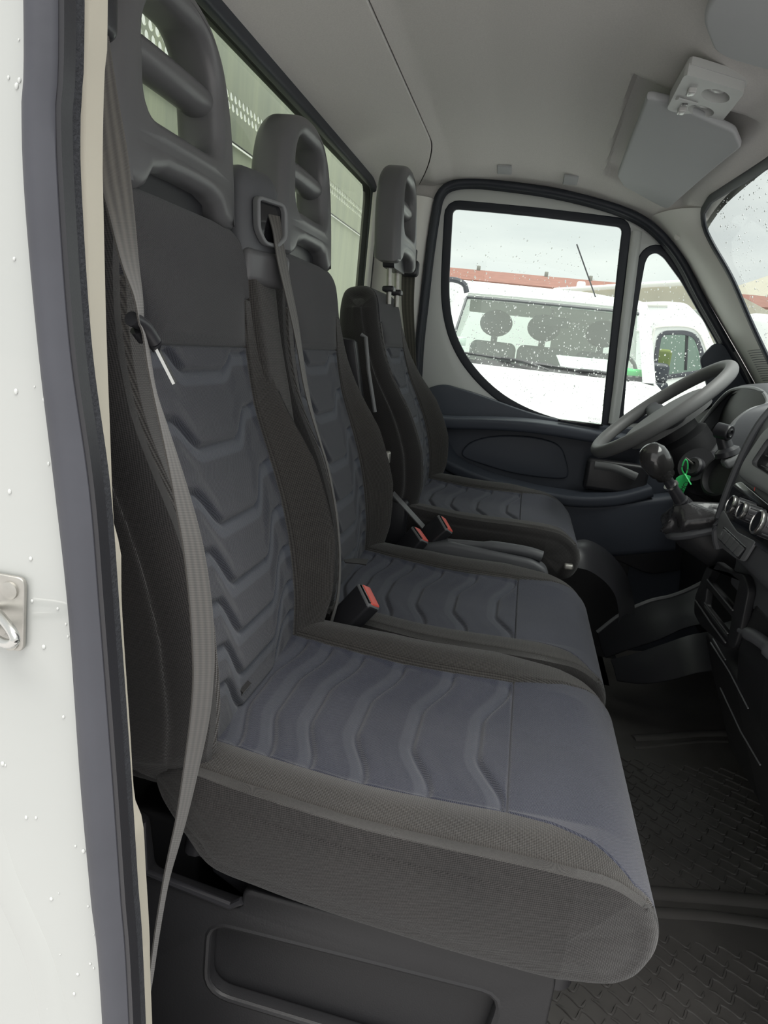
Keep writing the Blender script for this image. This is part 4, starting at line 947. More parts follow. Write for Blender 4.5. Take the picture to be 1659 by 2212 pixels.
# front fascia plate of the stack: switch panel, heater panel, vent
def SF(y, z, o=0.0):
    x = np.interp(z, [.76, .785, .82, .90, .985, 1.035], [.376, .366, .364, .376, .396, .425]); return (x - o, y, z)
def fplate(name, pts, m, o, th=.004, bev=.001, holes=(), r=.006, parent=None):
    lo = round_poly(pts, r, 4); hs = [round_poly(h, r * .8, 4) for h in holes]
    mb = plate_mb(resample(lo, .006, True), [resample(h, .006, True) for h in hs], 'YZ', 0, th, bev, fn=lambda x, y, z: tuple(np.array(SF(y, z, o)) + (x, 0, 0))); return part(name, mb, m, da, parent=parent)
sw = [(p[1], p[2]) for p in [(0.3640,1.2376,0.8098), (0.3640,1.1153,0.8077), (0.3640,1.1405,0.7876), (0.3640,1.2613,0.7887)]]
swo = [(p[1], p[2]) for p in [(0.3640,1.2786,0.8351), (0.3640,1.2198,0.8258), (0.3640,1.1732,0.8200), (0.3640,1.0828,0.8269), (0.3640,1.1185,0.7872), (0.3640,1.1670,0.7793), (0.3640,1.2576,0.7733), (0.3640,1.2833,0.7930)]]
so = fplate('switch_surround', swo, 'silver', .004, r=.010)
a0, a1, a2, a3 = [np.array(p) for p in sw]
fplate('switch_gap', [a0 + (.003, .003), a1 + (-.003, .003), a2 + (-.003, -.003), a3 + (.003, -.003)], 'chromeblack', .0055, r=.001, parent=so)
for k in range(5):
    t0, t1 = k / 5 + .006, (k + 1) / 5 - .006
    fplate('switch', [a0 + (a1 - a0) * t0, a0 + (a1 - a0) * t1, a3 + (a2 - a3) * t1, a3 + (a2 - a3) * t0], 'silver', .0075, r=.001, parent=so)
p_ = a0 * .6 + a3 * .4 + (a1 - a0) * .08
mb = MB(); mb.tube([SF(p_[0], p_[1] - .003, .0102), SF(p_[0] - .004, p_[1] + .004, .0102)], .0006, 5); part('printed_symbol', mb, 'print', da, parent=so)
hp = [(p[1], p[2]) for p in [(0.3750,1.2809,0.8780), (0.3750,1.2495,0.8898), (0.3750,1.1417,0.8834), (0.3750,1.0020,0.8762), (0.3750,1.0023,0.8252), (0.3750,1.1173,0.8197), (0.3750,1.2111,0.8163), (0.3750,1.2712,0.8302)]]
fplate('heater_panel', hp, 'chromeblack', .003, r=.012)
for px, rr, ln in (((1576, 1090), .0175, .040), ((1600, 1103), .0155, .036), ((1632, 1135), .0205, .044)):
    pass
def knob(px, rad, ln):
    tip = np.array(px); ax = np.array((-.93, .0, .22)); ax /= np.linalg.norm(ax)
    base = tip - ax * ln
    mb = MB(); mb.lathe([(rad * 1.04, 0), (rad, .004), (rad * .93, ln - .006)], base, ax, 28); kb = part('knob', mb, 'black', da)
    mb = MB(); mb.lathe([(rad * .93, ln - .006), (rad * 1.03, ln - .004), (rad * 1.03, ln), (rad * .90, ln + .0015), (rad * .86, ln)], base, ax, 32); part('chrome_ring', mb, 'chrome', da, parent=kb)
    mb = MB(); mb.lathe([(rad * .86, ln - .004), (rad * .84, ln + .0005)], base, ax, 28); part('knob_face', mb, 'chromeblack', da, parent=kb)
    mb = MB()
    for k in range(8):
        an = k * math.pi / 4; a = np.cross(ax, (0, 0, 1)); a /= np.linalg.norm(a); b = np.cross(ax, a); d = a * math.cos(an) + b * math.sin(an)
        mb.tube([base + d * rad * 1.0 + ax * .005, base + d * rad * .96 + ax * (ln - .008)], .0012, 6)
    part('grip_rib', mb, 'black', da, parent=kb)
knob([(0.3220,1.1122,0.8716)][0], .0138, .032); knob([(0.3250,1.0688,0.8721)][0], .0125, .030); knob([(0.3180,0.9744,0.8757)][0], .0160, .038)
for px, col in (((1606, 1056), 'green'), ((1611, 1062), 'red')):
    pass
def arc_mark(pts, m): mb = MB(); mb.tube(pts, .0007, 5); part('printed_arc', mb, m, da)
arc_mark([SF(1.187, .902, .0062), SF(1.180, .901, .0062), SF(1.174, .897, .0062)], 'dark'); arc_mark([SF(1.172, .895, .0062), SF(1.168, .888, .0062)], 'red')
# radio / vent bezel at the frame edge
vo = [(p[1], p[2]) for p in [(0.3850,1.1643,1.0179), (0.3850,1.2466,0.9752), (0.3850,1.2691,0.9191), (0.3850,1.2625,0.8968), (0.3850,1.2053,0.8928), (0.3850,1.0438,0.8942)]]
vi = [(p[1], p[2]) for p in [(0.3850,1.1440,1.0024), (0.3850,1.2155,0.9674), (0.3850,1.2332,0.9243), (0.3850,1.2186,0.9175), (0.3850,1.0553,0.9115)]]
fplate('vent_bezel', vo, 'silver', .004, .010, .004, [vi], r=.012)
fplate('vent_inside', vi, 'chromeblack', -.002, r=.006)
mb = MB()
for k in range(4): mb.rbox(SF(1.13, .925 + k * .016, -.001), (.012, .13, .002), .0008, n=1)
part('vent_slat', mb, 'black', da)
mb = MB(); mb.sphere(SF(1.185, .955, .004), .006, 10, 8); part('vent_knob', mb, 'chromeblack', da)
mb = MB(); mb.tube([(p[0], p[1], p[2]) for p in catmull([SF(1.308, .76, .0), SF(1.308, .80, .0), SF(1.306, .90, .0), SF(1.303, .98, .0), SF(1.30, 1.03, .0)], 6)], .007, 8); part('stack_edge', mb, 'dash', da)
# glovebox block at the right edge
mb = MB(); mb.rbox((.455, .80, .66), (.14, .46, .20), .03, Matrix.Rotation(-.12, 4, 'Y')); part('glovebox_lid', mb, 'blackm', da)
mb = MB(); mb.tube(catmull([(0.3772,1.1200,0.6787), (0.3812,1.0700,0.6905), (0.3889,1.0200,0.6927), (0.3995,1.0000,0.6840)], 6), [.004] * 4 + [.010] * 8 + [.014] * 7, 10); part('knee_highlight', mb, 'dash', da)  # paler tube stands in for a soft highlight on the dark lower dash
# instrument cowl
cow = [(p[0], p[1], p[2]) for p in [(0.4377,1.7300,0.8757), (0.4555,1.7300,0.9204), (0.4760,1.7350,0.9612), (0.5042,1.7450,0.9888), (0.5440,1.7700,1.0066)]]
cow = catmull(cow + [(.555, 1.86, 1.03), (.555, 1.98, 1.035), (.545, 2.10, 1.02), (.53, 2.17, .97), (.50, 2.19, .90)], 6)
mb = MB(); G = [[p, np.array(p) + (.012, .0, .008), np.array(p) + (.07, 0, .02), np.array(p) + (.16, 0, -.01)] for p in cow]; mb.grid(G)
G = [[np.array(p) + ((1.95 - p[1]) * .0, .012 * (1 if p[1] < 1.9 else -1), -.012), np.array(p) + (.10, .012 * (1 if p[1] < 1.9 else -1), -.012)] for p in cow]; mb.grid(G)
part('instrument_cowl', mb, 'dash', da, smooth=70)
mb = MB(); mb.tube([np.array(p) + (.001, .004, -.003) for p in cow], .0055, 8); part('cowl_rim', mb, 'silver', da)
mb = plate_mb([(1.745, .86), (2.18, .86), (2.17, 1.0), (2.05, 1.03), (1.85, 1.03), (1.76, 1.0)], (), 'YZ', .56, .02, .004); part('instrument_panel', mb, 'blackm', da)

# -- gear lever bracket and boot
gl_ = thing('gear_lever', (.33, 1.43, .78), 'gear lever with round black knob and creased vinyl boot beside the centre stack', 'gear lever')
ctr = np.array((.380, 1.455, .768)); U = np.array((.86, .0, .36)); U /= np.linalg.norm(U); Vv = np.array((.1, .95, -.05)); Vv /= np.linalg.norm(Vv); NN = np.cross(U, Vv); 
def base_pt(a, b, h=0): return ctr + U * a + Vv * b + NN * h
rim = round_poly([(-.058, -.060), (-.020, -.082), (.060, -.075), (.082, -.03), (.085, .07), (.04, .085), (-.045, .07), (-.06, .01)], .03, 5)
mb = MB(); mb.tube([base_pt(a * 1.06, b * 1.06, .003) for a, b in rim], .0105, 10, closed=True, up=NN, sy=.8); part('boot_rim', mb, 'dash', gl_)
mb = MB(); G = []
for sc_, h, dx in ((1.04, -.004, 0), (1.03, -.02, .01), (1.0, -.05, .05), (.98, -.10, .13)): G.append([base_pt(a * sc_, b * sc_, h) + (dx, 0, 0) for a, b in rim])
mb.grid(G, closed_v=True, cap0=True); part('gear_housing', mb, 'blackm', gl_)
st_b = np.array([(0.3253,1.4100,0.8123)][0]); st_t = np.array([(0.2668,1.3850,0.8774)][0]); kn = np.array([(0.2546,1.3800,0.8938)][0])
dirk = kn - st_b; dirk /= np.linalg.norm(dirk)
mb = MB(); G = []; random.seed(3); K = 40
ph_ = [random.uniform(0, 6.28) for _ in range(6)]
R0 = np.array([base_pt(*rim[int(k / K * len(rim))]) for k in range(K)])
a_ = np.cross(dirk, (0, 1, 0)); a_ /= np.linalg.norm(a_); b_ = np.cross(dirk, a_)
c_r = R0.mean(0)
for i in range(15):
    t = i / 14; row = []
    cc = c_r * (1 - t) + st_b * t
    for k in range(K):
        ring = R0[k] - c_r; L0 = np.linalg.norm(ring)
        rr = ring * (1 - t) ** .85 * .97
        neck = (ring / L0) * .017 * t
        fold = 1 + .16 * math.sin(3 * (k / K * 6.28) + 4 * t + ph_[0]) * math.sin(math.pi * t) + .08 * math.sin(7 * (k / K * 6.28) - 5 * t + ph_[1]) * math.sin(math.pi * t)
        row.append(cc + (rr * (1 + .28 * math.sin(math.pi * t ** .8)) ) * fold + neck + NN * .006 * math.sin(math.pi * t) * math.sin(5 * k / K * 6.28))
    G.append(row)
mb.grid(G, closed_v=True); part('boot', mb, 'vinyl', gl_, smooth=60)
mb = MB(); P_ = [st_b - dirk * .02 + dirk * x for x in (0, .012, .013, .017, .018, .022, .023, .028, .03, .05, .075, .085)]
mb.tube(P_, [.021, .019, .016, .018, .015, .017, .014, .015, .012, .0105, .0095, .0095], 20); part('stem', mb, 'black', gl_)
mb = MB(); P_ = [kn - dirk * .046, kn - dirk * .044, kn - dirk * .036, kn - dirk * .030, kn - dirk * .015, kn, kn + dirk * .012, kn + dirk * .022, kn + dirk * .028, kn + dirk * .030]
mb.tube(P_, [.013, .0175, .018, .023, .0268, .0275, .0255, .019, .010, .001], 28); kb = part('knob', mb, 'gloss', gl_, smooth=70)
mb = MB(); e_ = kn - dirk * .068; mb.tube([e_, e_ + dirk * .004], .0135, 20); part('chrome_collar', mb, 'chrome', gl_)

# -- steering wheel
wc = np.array((.352, 1.945, .955)); tt = np.array((.280, 0, .251)); tt /= np.linalg.norm(tt); yy = np.array((0, 1., 0)); wn = np.cross(yy, tt); wn = wn if wn[0] < 0 else -wn
sw_ = thing('steering_wheel', tuple(wc), 'grey steering wheel with broad plain centre pad, in front of the driver seat', 'steering wheel')
WR = .186
mb = MB(); mb.tube([wc + tt * WR * math.cos(a) + yy * WR * math.sin(a) for a in np.linspace(0, 2 * math.pi, 73)[:-1]], .0155, 16, closed=True, up=wn, sx=1.0, sy=1.1); part('rim', mb, 'wheel', sw_)
mb = MB(); G = []
for i in range(13):
    t = i / 12; row = []
    for k in range(48):
        a = 2 * math.pi * k / 48; R_ = .112 * (1 + .10 * math.cos(2 * a)); rr = R_ * (math.sin(min(1, t * 1.15) * math.pi / 2)); h = .012 * math.cos(t * math.pi / 2) - .028 - (.03 * max(0, t - .8) / .2)
        row.append(wc + tt * rr * math.cos(a) * .9 + yy * rr * math.sin(a) + wn * (h + .012))
    G.append(row)
mb.grid(G, closed_v=True); part('centre_pad', mb, 'wheel', sw_)
for a in (math.radians(90), math.radians(-90), math.radians(180)):
    d = tt * math.cos(a) + yy * math.sin(a)
    mb = MB(); P_ = [wc + d * .06 - wn * .035, wc + d * .11 - wn * .026, wc + d * .15 - wn * .012, wc + d * .182]
    mb.tube(catmull(P_, 5), [.024] * 6 + [.020] * 5 + [.016] * 5, 12, up=wn, sx=1.2, sy=.45); part('spoke', mb, 'dash', sw_)
co = thing('steering_column', (.50, 1.9, .80), 'black steering column shroud under the wheel with ignition lock and stalks', 'steering column')
mb = MB(); P_ = [wc - wn * .045, wc - wn * .09, wc - wn * .20 + (.02, 0, -.02), wc - wn * .27 + (.03, 0, -.03)]
mb.tube(catmull(P_, 6), [.055] * 6 + [.07] * 6 + [.085] * 7, 24, sx=1.1); part('shroud', mb, 'blackm', co)
q0 = np.array([(0.4136,1.6800,0.8406)][0])
mb = MB(); mb.tube(catmull([q0 + (-.02, -.02, .02), q0 + (.01, .01, .0), q0 + (.07, .06, -.02), q0 + (.14, .1, 0)], 5), [.040] * 5 + [.052] * 5 + [.06] * 6, 24); part('lock_housing', mb, 'black', co)
mb = MB(); mb.lathe([(.022, -.01), (.022, .006), (.018, .010), (.010, .010), (.009, .004)], q0 + (-.022, -.024, .014), (-.75, -.55, .3), 28); part('ignition_lock', mb, 'black', co)
q1 = np.array([(0.4506,1.6000,0.8456)][0])
mb = MB(); mb.lathe([(.05, 0), (.052, .02), (.049, .027), (.044, .028), (.040, .014)], q1, (-.8, -.45, .35), 36); part('dash_ring', mb, 'blackm', co)
# stubby control lever with a T knob
q2 = [(0.4257,1.5600,0.9037), (0.4081,1.5600,0.9375), (0.3954,1.5600,0.9472), (0.4175,1.5400,0.9446)]
stl = thing('control_lever', tuple(q2[0]), 'short black T-handled lever standing beside the instrument cowl', 'lever')
mb = MB(); mb.lathe([(.026, -.004), (.024, .006), (.015, .012), (.012, .05), (.012, .055)], q2[0], tuple(np.array(q2[1]) - q2[0]), 24); part('stem', mb, 'black', stl)
mb = MB(); mb.tube(catmull([q2[2], (np.array(q2[2]) + q2[3]) / 2, q2[3]], 5), [.012] + [.016] * 9 + [.0145], 18); kk = part('handle', mb, 'black', stl)
mb = MB(); mb.lathe([(.010, 0), (.010, .002), (.007, .003), (.003, .001)], np.array(q2[3]) + (-.002, -.003, 0), tuple(np.array(q2[3]) - q2[2]), 20); part('button', mb, 'chromeblack', stl, parent=kk)
mb = MB(); mb.rbox([(0.4395,1.5500,0.8936)][0], (.05, .04, .02), .008, Matrix.Rotation(-.6, 4, 'Y')); part('base_plate', mb, 'silver', stl)
# fascia panels under the wheel
mb = plate_mb(round_poly([(1.47, .35), (2.30, .35), (2.32, .80), (1.70, .86), (1.46, .80)], .03), (), 'YZ', .53, .05, .01, fn=lambda x, y, z: (x + .25 * abs(z - .65), y, z)); part('knee_panel', mb, 'blackm', da)
# key tag
kt = [np.array(p) for p in [(0.3615,1.6200,0.8691), (0.3643,1.6200,0.8453), (0.3534,1.6200,0.8172), (0.3570,1.6200,0.8239), (0.3556,1.6200,0.7908), (0.3704,1.6200,0.7991), (0.3796,1.6200,0.8352), (0.3712,1.6200,0.8391)]]
tg = thing('key_tag', tuple(kt[1]), 'bright green plastic loop tag with black letters hanging from the ignition key', 'key tag')
tq = [(p[0], p[2]) for p in [(0.3650,1.6200,0.8413), (0.3799,1.6200,0.8383), (0.3769,1.6200,0.8247), (0.3702,1.6200,0.7950), (0.3515,1.6200,0.8026), (0.3500,1.6200,0.8300), (0.3556,1.6200,0.8359)]]
mb = plate_mb(round_poly(tq, .002, 3), (), 'XZ', 1.62, .0016, .0004); tb2 = part('tag_body', mb, 'green', tg)
lp_ = [(0.3664,1.6200,0.8395), (0.3585,1.6200,0.8505), (0.3586,1.6200,0.8647), (0.3619,1.6200,0.8722), (0.3669,1.6200,0.8659), (0.3696,1.6200,0.8521), (0.3682,1.6200,0.8397)]
mb = MB(); mb.tube(catmull(lp_, 6), .0017, 8); part('tag_loop', mb, 'green', tg)
mb = MB(); mb.tube([(0.3664,1.6180,0.8418), (0.3738,1.6120,0.8317), (0.3801,1.6060,0.8225)], [.0035, .003, .0025], 6, sy=.4); part('tag_tail', mb, 'green', tg)
def letters(txt, c, right, up, h, m, root, parent, depth=.0004):
    tx = bpy.data.curves.new('t', 'FONT'); tx.body = txt; tx.size = 1; tx.align_x = 'CENTER'; tx.align_y = 'CENTER'
    to = bpy.data.objects.new('t', tx); COL.objects.link(to); bpy.context.view_layer.update()
    me = bpy.data.meshes.new_from_object(to.evaluated_get(bpy.context.evaluated_depsgraph_get())); bpy.data.objects.remove(to)
    c = np.array(c, float); r = np.array(right, float); r /= np.linalg.norm(r); u = np.array(up, float); u /= np.linalg.norm(u)
    mb = MB(); mb.add([c + r * v.co.x * h + u * v.co.y * h for v in me.vertices], [tuple(p.vertices) for p in me.polygons]); return part('lettering', mb, m, root, parent=parent, smooth=None, fix=False)
letters('MCV', [(0.3714,1.6185,0.8170)][0], (.45, 0, .9), (-.9, 0, .45), .013, 'ink', tg, tb2)
letters('ND', [(0.3659,1.6185,0.8008)][0], (.45, 0, .9), (-.9, 0, .45), .010, 'ink', tg, tb2)
mb = MB(); mb.tube([[(0.3667,1.6400,0.8731)][0], [(0.3911,1.6600,0.8582)][0]], .0025, 8); part('key', mb, 'steel', tg)

# ================================================================== floor mats and footwell mouldings
fm = thing('floor_mat', (.4, 1.3, .14), 'black rubber floor mat with chevron tread bars in front of the seats', 'floor mat')
def mat_slab(x0, x1, y0, y1, name):
    mb = MB(); G = [[(x, y, floor_z(x, y) + .001) for y in np.linspace(y0, y1, 12)] for x in np.linspace(x0, x1, 24)]; mb.grid(G); return part(name, mb, 'mat', fm, fix=False)
mat_slab(.0, .72, .50, 2.25, 'mat_sheet')
def tread(x0, x1, y0, y1, name, P=.036, dy=.0235):
    mb = MB(); i = 0; y = y0 + .02
    unit = [(0, 0), (.008, -.003), (.016, -.010), (.023, -.0175), (.027, -.0185), (.031, -.012), (.034, -.004)]
    while y < y1:
        pts = []; x = x0 + (P * .45 if i % 2 else 0); sx = 0
        while x + sx < x1:
            pts += [(x + sx + u, y + w) for u, w in unit]; sx += P
            if len(pts) >= len(unit) * (2 + (i + int(sx / P)) % 2):
                mb.tube([(p[0], p[1], floor_z(p[0], p[1]) + .0020) for p in pts], [.0008] + [.0024] * (len(pts) - 2) + [.0008], 6, up=(0, 0, 1)); pts = []; sx += .006
        y += dy; i += 1
    o = part(name, mb, 'mat', fm, smooth=60, fix=False); o['kind'] = 'stuff'; return o
tread(.10, .62, .60, 1.11, 'tread_bars'); tread(.26, .62, 1.225, 1.66, 'tread_bars')
def floor_line(pts, r, name, sy=.5, lift=.0, m='mat', n=6):
    C = catmull([(p[0], p[1], floor_z(p[0], p[1]) + lift) for p in pts], n); mb = MB(); mb.tube(C, r, 10, sy=sy, up=(0, 0, 1)); return part(name, mb, m, fm)
def FL(l): return [(p[0], p[1]) for p in l]
ra = FL([(0.3520,1.1849,0.1400), (0.4347,1.2012,0.1411), (0.4981,1.2074,0.1475), (0.5579,1.2076,0.1562), (0.6027,1.2058,0.1626)]); floor_line(ra, .016, 'ridge', .6, .001)
ra = FL([(0.3443,1.1355,0.1400), (0.4248,1.1541,0.1406), (0.4860,1.1590,0.1460), (0.5427,1.1556,0.1539), (0.5859,1.1540,0.1603)]); floor_line(ra, .012, 'ridge', .6, .001)
ra = FL([(0.4032,1.7482,0.1400), (0.4889,1.7796,0.1463), (0.5826,1.8063,0.1598), (0.6729,1.8166,0.1712), (0.6891,1.7812,0.1793), (0.6883,1.6555,0.1787)]); floor_line(ra, .014, 'ridge', .5, .001)
ra = FL([(0.3991,1.7017,0.1400), (0.4815,1.7373,0.1454), (0.5743,1.7682,0.1586), (0.6508,1.7727,0.1678), (0.6672,1.7343,0.1696), (0.6641,1.5684,0.1690)]); floor_line(ra, .007, 'ridge', .5, .0)
# driver footwell / tunnel moulding
tm = thing('footwell_moulding', (.45, 1.9, .15), 'glossy black curved footwell moulding below the driver door, with a highlight put in as a pale line along its rim', 'footwell trim')
def sheet(rows, name, m):
    mb = MB(); mb.grid([catmull(r, 8) for r in rows]); mb.grid([[p + np.array((0, .004, -.004)) for p in catmull(r, 8)] for r in rows]); return part(name, mb, m, tm, fix=False, smooth=80)
r0 = [(0.3147,2.0500,0.2946), (0.3687,2.0500,0.3592), (0.4363,2.0500,0.4110), (0.4944,2.0500,0.4380), (0.5441,2.0500,0.4716), (0.6121,2.0500,0.5310)]
r1 = [(0.3164,2.0350,0.2922), (0.3691,2.0300,0.3582), (0.4360,2.0300,0.4096), (0.4936,2.0300,0.4364), (0.5463,2.0300,0.4704), (0.6146,2.0300,0.5241)]
r2 = [(0.3275,2.0000,0.2685), (0.3806,1.9900,0.3223), (0.4431,1.9800,0.3822), (0.5037,1.9800,0.4177), (0.5642,1.9800,0.4475), (0.6282,1.9800,0.4828)]
r3 = [(0.3378,1.9600,0.2593), (0.3881,1.9300,0.3070), (0.4467,1.9000,0.3576), (0.5031,1.8800,0.4103), (0.5558,1.8800,0.4343), (0.6282,1.8800,0.4667)]
sheet([r0, r1, r2, r3], 'upper_step', 'black')
mb = MB(); mb.tube([p + np.array((0, -.003, .002)) for p in catmull(r0, 8)], .006, 8); part('rim', mb, 'silver', tm)  # pale tube puts the highlight on the step's edge into colour
r4 = [(0.3402,1.9000,0.2806), (0.3919,1.8800,0.3155), (0.4508,1.8600,0.3617), (0.5072,1.8400,0.4064), (0.5642,1.8400,0.4297), (0.6204,1.8400,0.4527)]
r5 = [(0.3436,1.8600,0.2774), (0.3960,1.8200,0.3111), (0.4548,1.8000,0.3457), (0.5106,1.7800,0.3816), (0.5715,1.7800,0.4033), (0.6324,1.7800,0.4199)]
r6 = [(0.3520,1.8200,0.2577), (0.4072,1.7800,0.2801), (0.4625,1.7500,0.3158), (0.5157,1.7300,0.3556), (0.5755,1.7300,0.3748), (0.6443,1.7300,0.3957)]
sheet([r4, r5, r6], 'lower_step', 'black')
mb = MB(); G = [[(x, 2.34, z) for x in (-.40, .0, .2, .42)] for z in (.14, .5)]; mb.grid(G); mb.grid([[(x, 2.34 - .30 * t, .14 + .001) for x in (-.40, .0, .2, .42)] for t in (0, 1)]); part('side_wall', mb, 'blackm', tm, fix=False)

# ================================================================== ceiling fittings
def visor(root, loc_pts, name='visor_board'):
    pass
vis = thing('sun_visor', (.25, 1.9, 1.52), 'grey driver sun visor folded up against the headliner, beyond the roof lamp', 'sun visor', None)
vq = [(0.1384,1.4600,1.5117), (0.1593,2.1000,1.5226), (0.1831,2.1500,1.5166), (0.2732,2.1500,1.4950), (0.3028,2.1200,1.4855), (0.3450,1.6200,1.5110), (0.3136,1.5500,1.5075), (0.2829,1.5200,1.5019)]
vq = [np.array(p) for p in vq]
zt = 1.522
vp = [(p[0], p[1]) for p in [(0.1422,1.4975,1.5220), (0.1580,2.0876,1.5220), (0.1828,2.1755,1.5220), (0.2855,2.2695,1.5220), (0.3282,2.2979,1.5220), (0.3556,1.6645,1.5220), (0.3223,1.5881,1.5220)]]
vtop = lambda x, y, z: (x, y, z + zt + .012 - .030 * max(0, (x - .18)) / .17 + .004 * math.sin((y - 1.5) * 5))
mb = plate_mb(resample(round_poly(vp, .012, 5), .012, True), (), 'XY', 0, .016, .006, 3, fn=vtop); vb = part('visor_board', mb, 'liner2', vis)
c0 = [(0.3240,1.6591,1.5120)][0]
mb = MB(); mb.rbox(c0, (.010, .036, .008), .003); part('clip', mb, 'lamp', vis); mb = MB(); mb.rbox(np.array(c0) + (-.012, -.004, .003), (.012, .05, .006), .002); part('clip_recess', mb, 'dash', vis)
vis2 = thing('sun_visor', (.27, 1.1, 1.53), 'grey passenger sun visor at the top corner, nearer than the roof lamp', 'sun visor')
vp2 = [(.165, .62), (.165, 1.17), (.205, 1.265), (.235, 1.285), (.40, 1.33), (.40, .62)]
mb = plate_mb(resample(round_poly(vp2, .03, 5), .012, True), (), 'XY', 0, .016, .006, 3, fn=lambda x, y, z: (x, y, z + 1.530 - .10 * max(0, x - .17))); part('visor_board', mb, 'liner2', vis2)
# roof lamp
rl = thing('roof_lamp', (.24, 1.50, 1.545), 'pale plastic roof console with two oval reading lamps and rocker switches', 'roof lamp')
lq = [np.array(p) for p in [(0.1811,1.3534,1.5280), (0.2923,1.4210,1.5280), (0.2936,1.5918,1.5280), (0.1834,1.5306,1.5280)]]
def lf(u, v, h=0):
    p = lq[0] * (1 - u) * (1 - v) + lq[1] * u * (1 - v) + lq[2] * u * v + lq[3] * (1 - u) * v; return (p[0], p[1], p[2] - h)
lf2 = lambda x, y, z: lf(x, y, -z)
def oval(cu, cv, ru, rv, n=28): return [(cu + ru * math.cos(2 * math.pi * k / n), cv + rv * math.sin(2 * math.pi * k / n)) for k in range(n)]
o1 = oval(.62, .30, .235, .17); o2 = oval(.55, .78, .235, .15)
mb = plate_mb(resample(round_poly([(0, 0), (1, 0), (1, 1), (0, 1)], .10, 5), .05, True), [o1, o2], 'XY', 0, .018, 0, fn=lf2); part('console', mb, 'lamp', rl)
mb = plate_mb(resample(round_poly([(.03, -.02), (1.02, -.02), (1.05, .98), (.97, 1.03), (.0, 1.0)], .10, 5), .05, True), (), 'XY', .012, .012, 0, fn=lf2); part('console_base', mb, 'lamp', rl)
for oo in (o1, o2):
    mb = MB(); cu = np.mean([p[0] for p in oo]); cv = np.mean([p[1] for p in oo]); G = []
    for t in (1.0, .8, .5, .2, .02): G.append([lf(cu + (p[0] - cu) * t, cv + (p[1] - cv) * t, -.007 + .010 * (1 - t * t)) for p in oo])
    mb.grid(G, closed_v=True, cap1=True); part('lens', mb, 'lens', rl)
for (a, b) in ((.22, .30), (.24, .86)):
    mb = MB(); mb.rbox(lf(a, b, .012), (.014, .020, .010), .003); s_ = part('rocker_switch', mb, 'lens', rl)
    mb = MB(); mb.rbox(lf(a + .0, b + (.14 if b < .5 else -.14), .0095), (.010, .010, .002), .001); part('switch_gap', mb, 'chromeblack', rl, parent=s_)
mb = MB(); mb.tube([lf(.07, .58, .011), lf(.40, .60, .010)], .005, 8, sy=.5); part('slide_bar', mb, 'lamp', rl)
# coat hook and the two blanking caps
hk = [(-0.4300,1.3263,1.4982)][0]
ch = thing('coat_hook', tuple(hk), 'small grey coat hook on the rear edge of the headliner', 'coat hook')
h0 = [(-0.4873,1.5075,1.5530), (-0.4621,1.4373,1.5530), (-0.4500,1.3987,1.5530), (-0.4902,1.5174,1.5530), (-0.5026,1.5334,1.5530), (-0.4793,1.5161,1.5530)]
mb = MB(); mb.tube([h0[2], h0[1], h0[0]], [.004, .004, .005], 10); part('stem', mb, 'liner2', ch)
mb = MB(); mb.rbox(np.array(h0[0]) + (0, .0, -.008), (.020, .030, .014), .005); part('hook', mb, 'liner2', ch)
mb = MB(); G = []
for k in range(10):
    a = math.pi * k / 9; p = [(-0.4639,1.4568,1.5600)][0]; G.append([(p[0] + .03 * math.cos(a) * s_, p[1] + .045 * math.sin(a) * s_ - .01, ceil_z(-.33, 1.3) - .030 + .010 * s_) for s_ in (1.0, .8, .6)])
for p, lb in (([(-0.1354,2.1172,1.5350)][0], 'square blanking cap in the headliner above the driver window, nearer the seats'), ([(0.0440,2.1801,1.5350)][0], 'square blanking cap in the headliner above the driver window, nearer the sun visor')):
    lo_, hi_ = .8, 1.15   # slide the cap out until it meets the curved headliner
    for _ in range(30):
        k = (lo_ + hi_) / 2; x, y = p[0] * k, p[1] * k; zc = ceil_z(x, y)
        if zc > 1.05 + .485 * k: lo_ = k
        else: hi_ = k
    sl_ = (ceil_z(x, y + .02) - ceil_z(x, y - .02)) / .04
    c_ = thing('blanking_cap', (x, y, zc), lb, 'cap', 'headliner caps')
    mb = MB(); mb.rbox((x, y, zc - .003), (.042, .050, .008), .0035, Matrix.Rotation(math.atan(sl_), 4, 'X')); part('cap', mb, 'liner2', c_)

# ================================================================== outside
gz = -.72
mb = MB(); mb.grid([[(x, y, gz) for y in (-20, 0, 2, 4, 8, 60)] for x in (-40, -10, 0, 10, 60)]); tag(part('ground', mb, 'asphalt', fix=False), kind='structure')
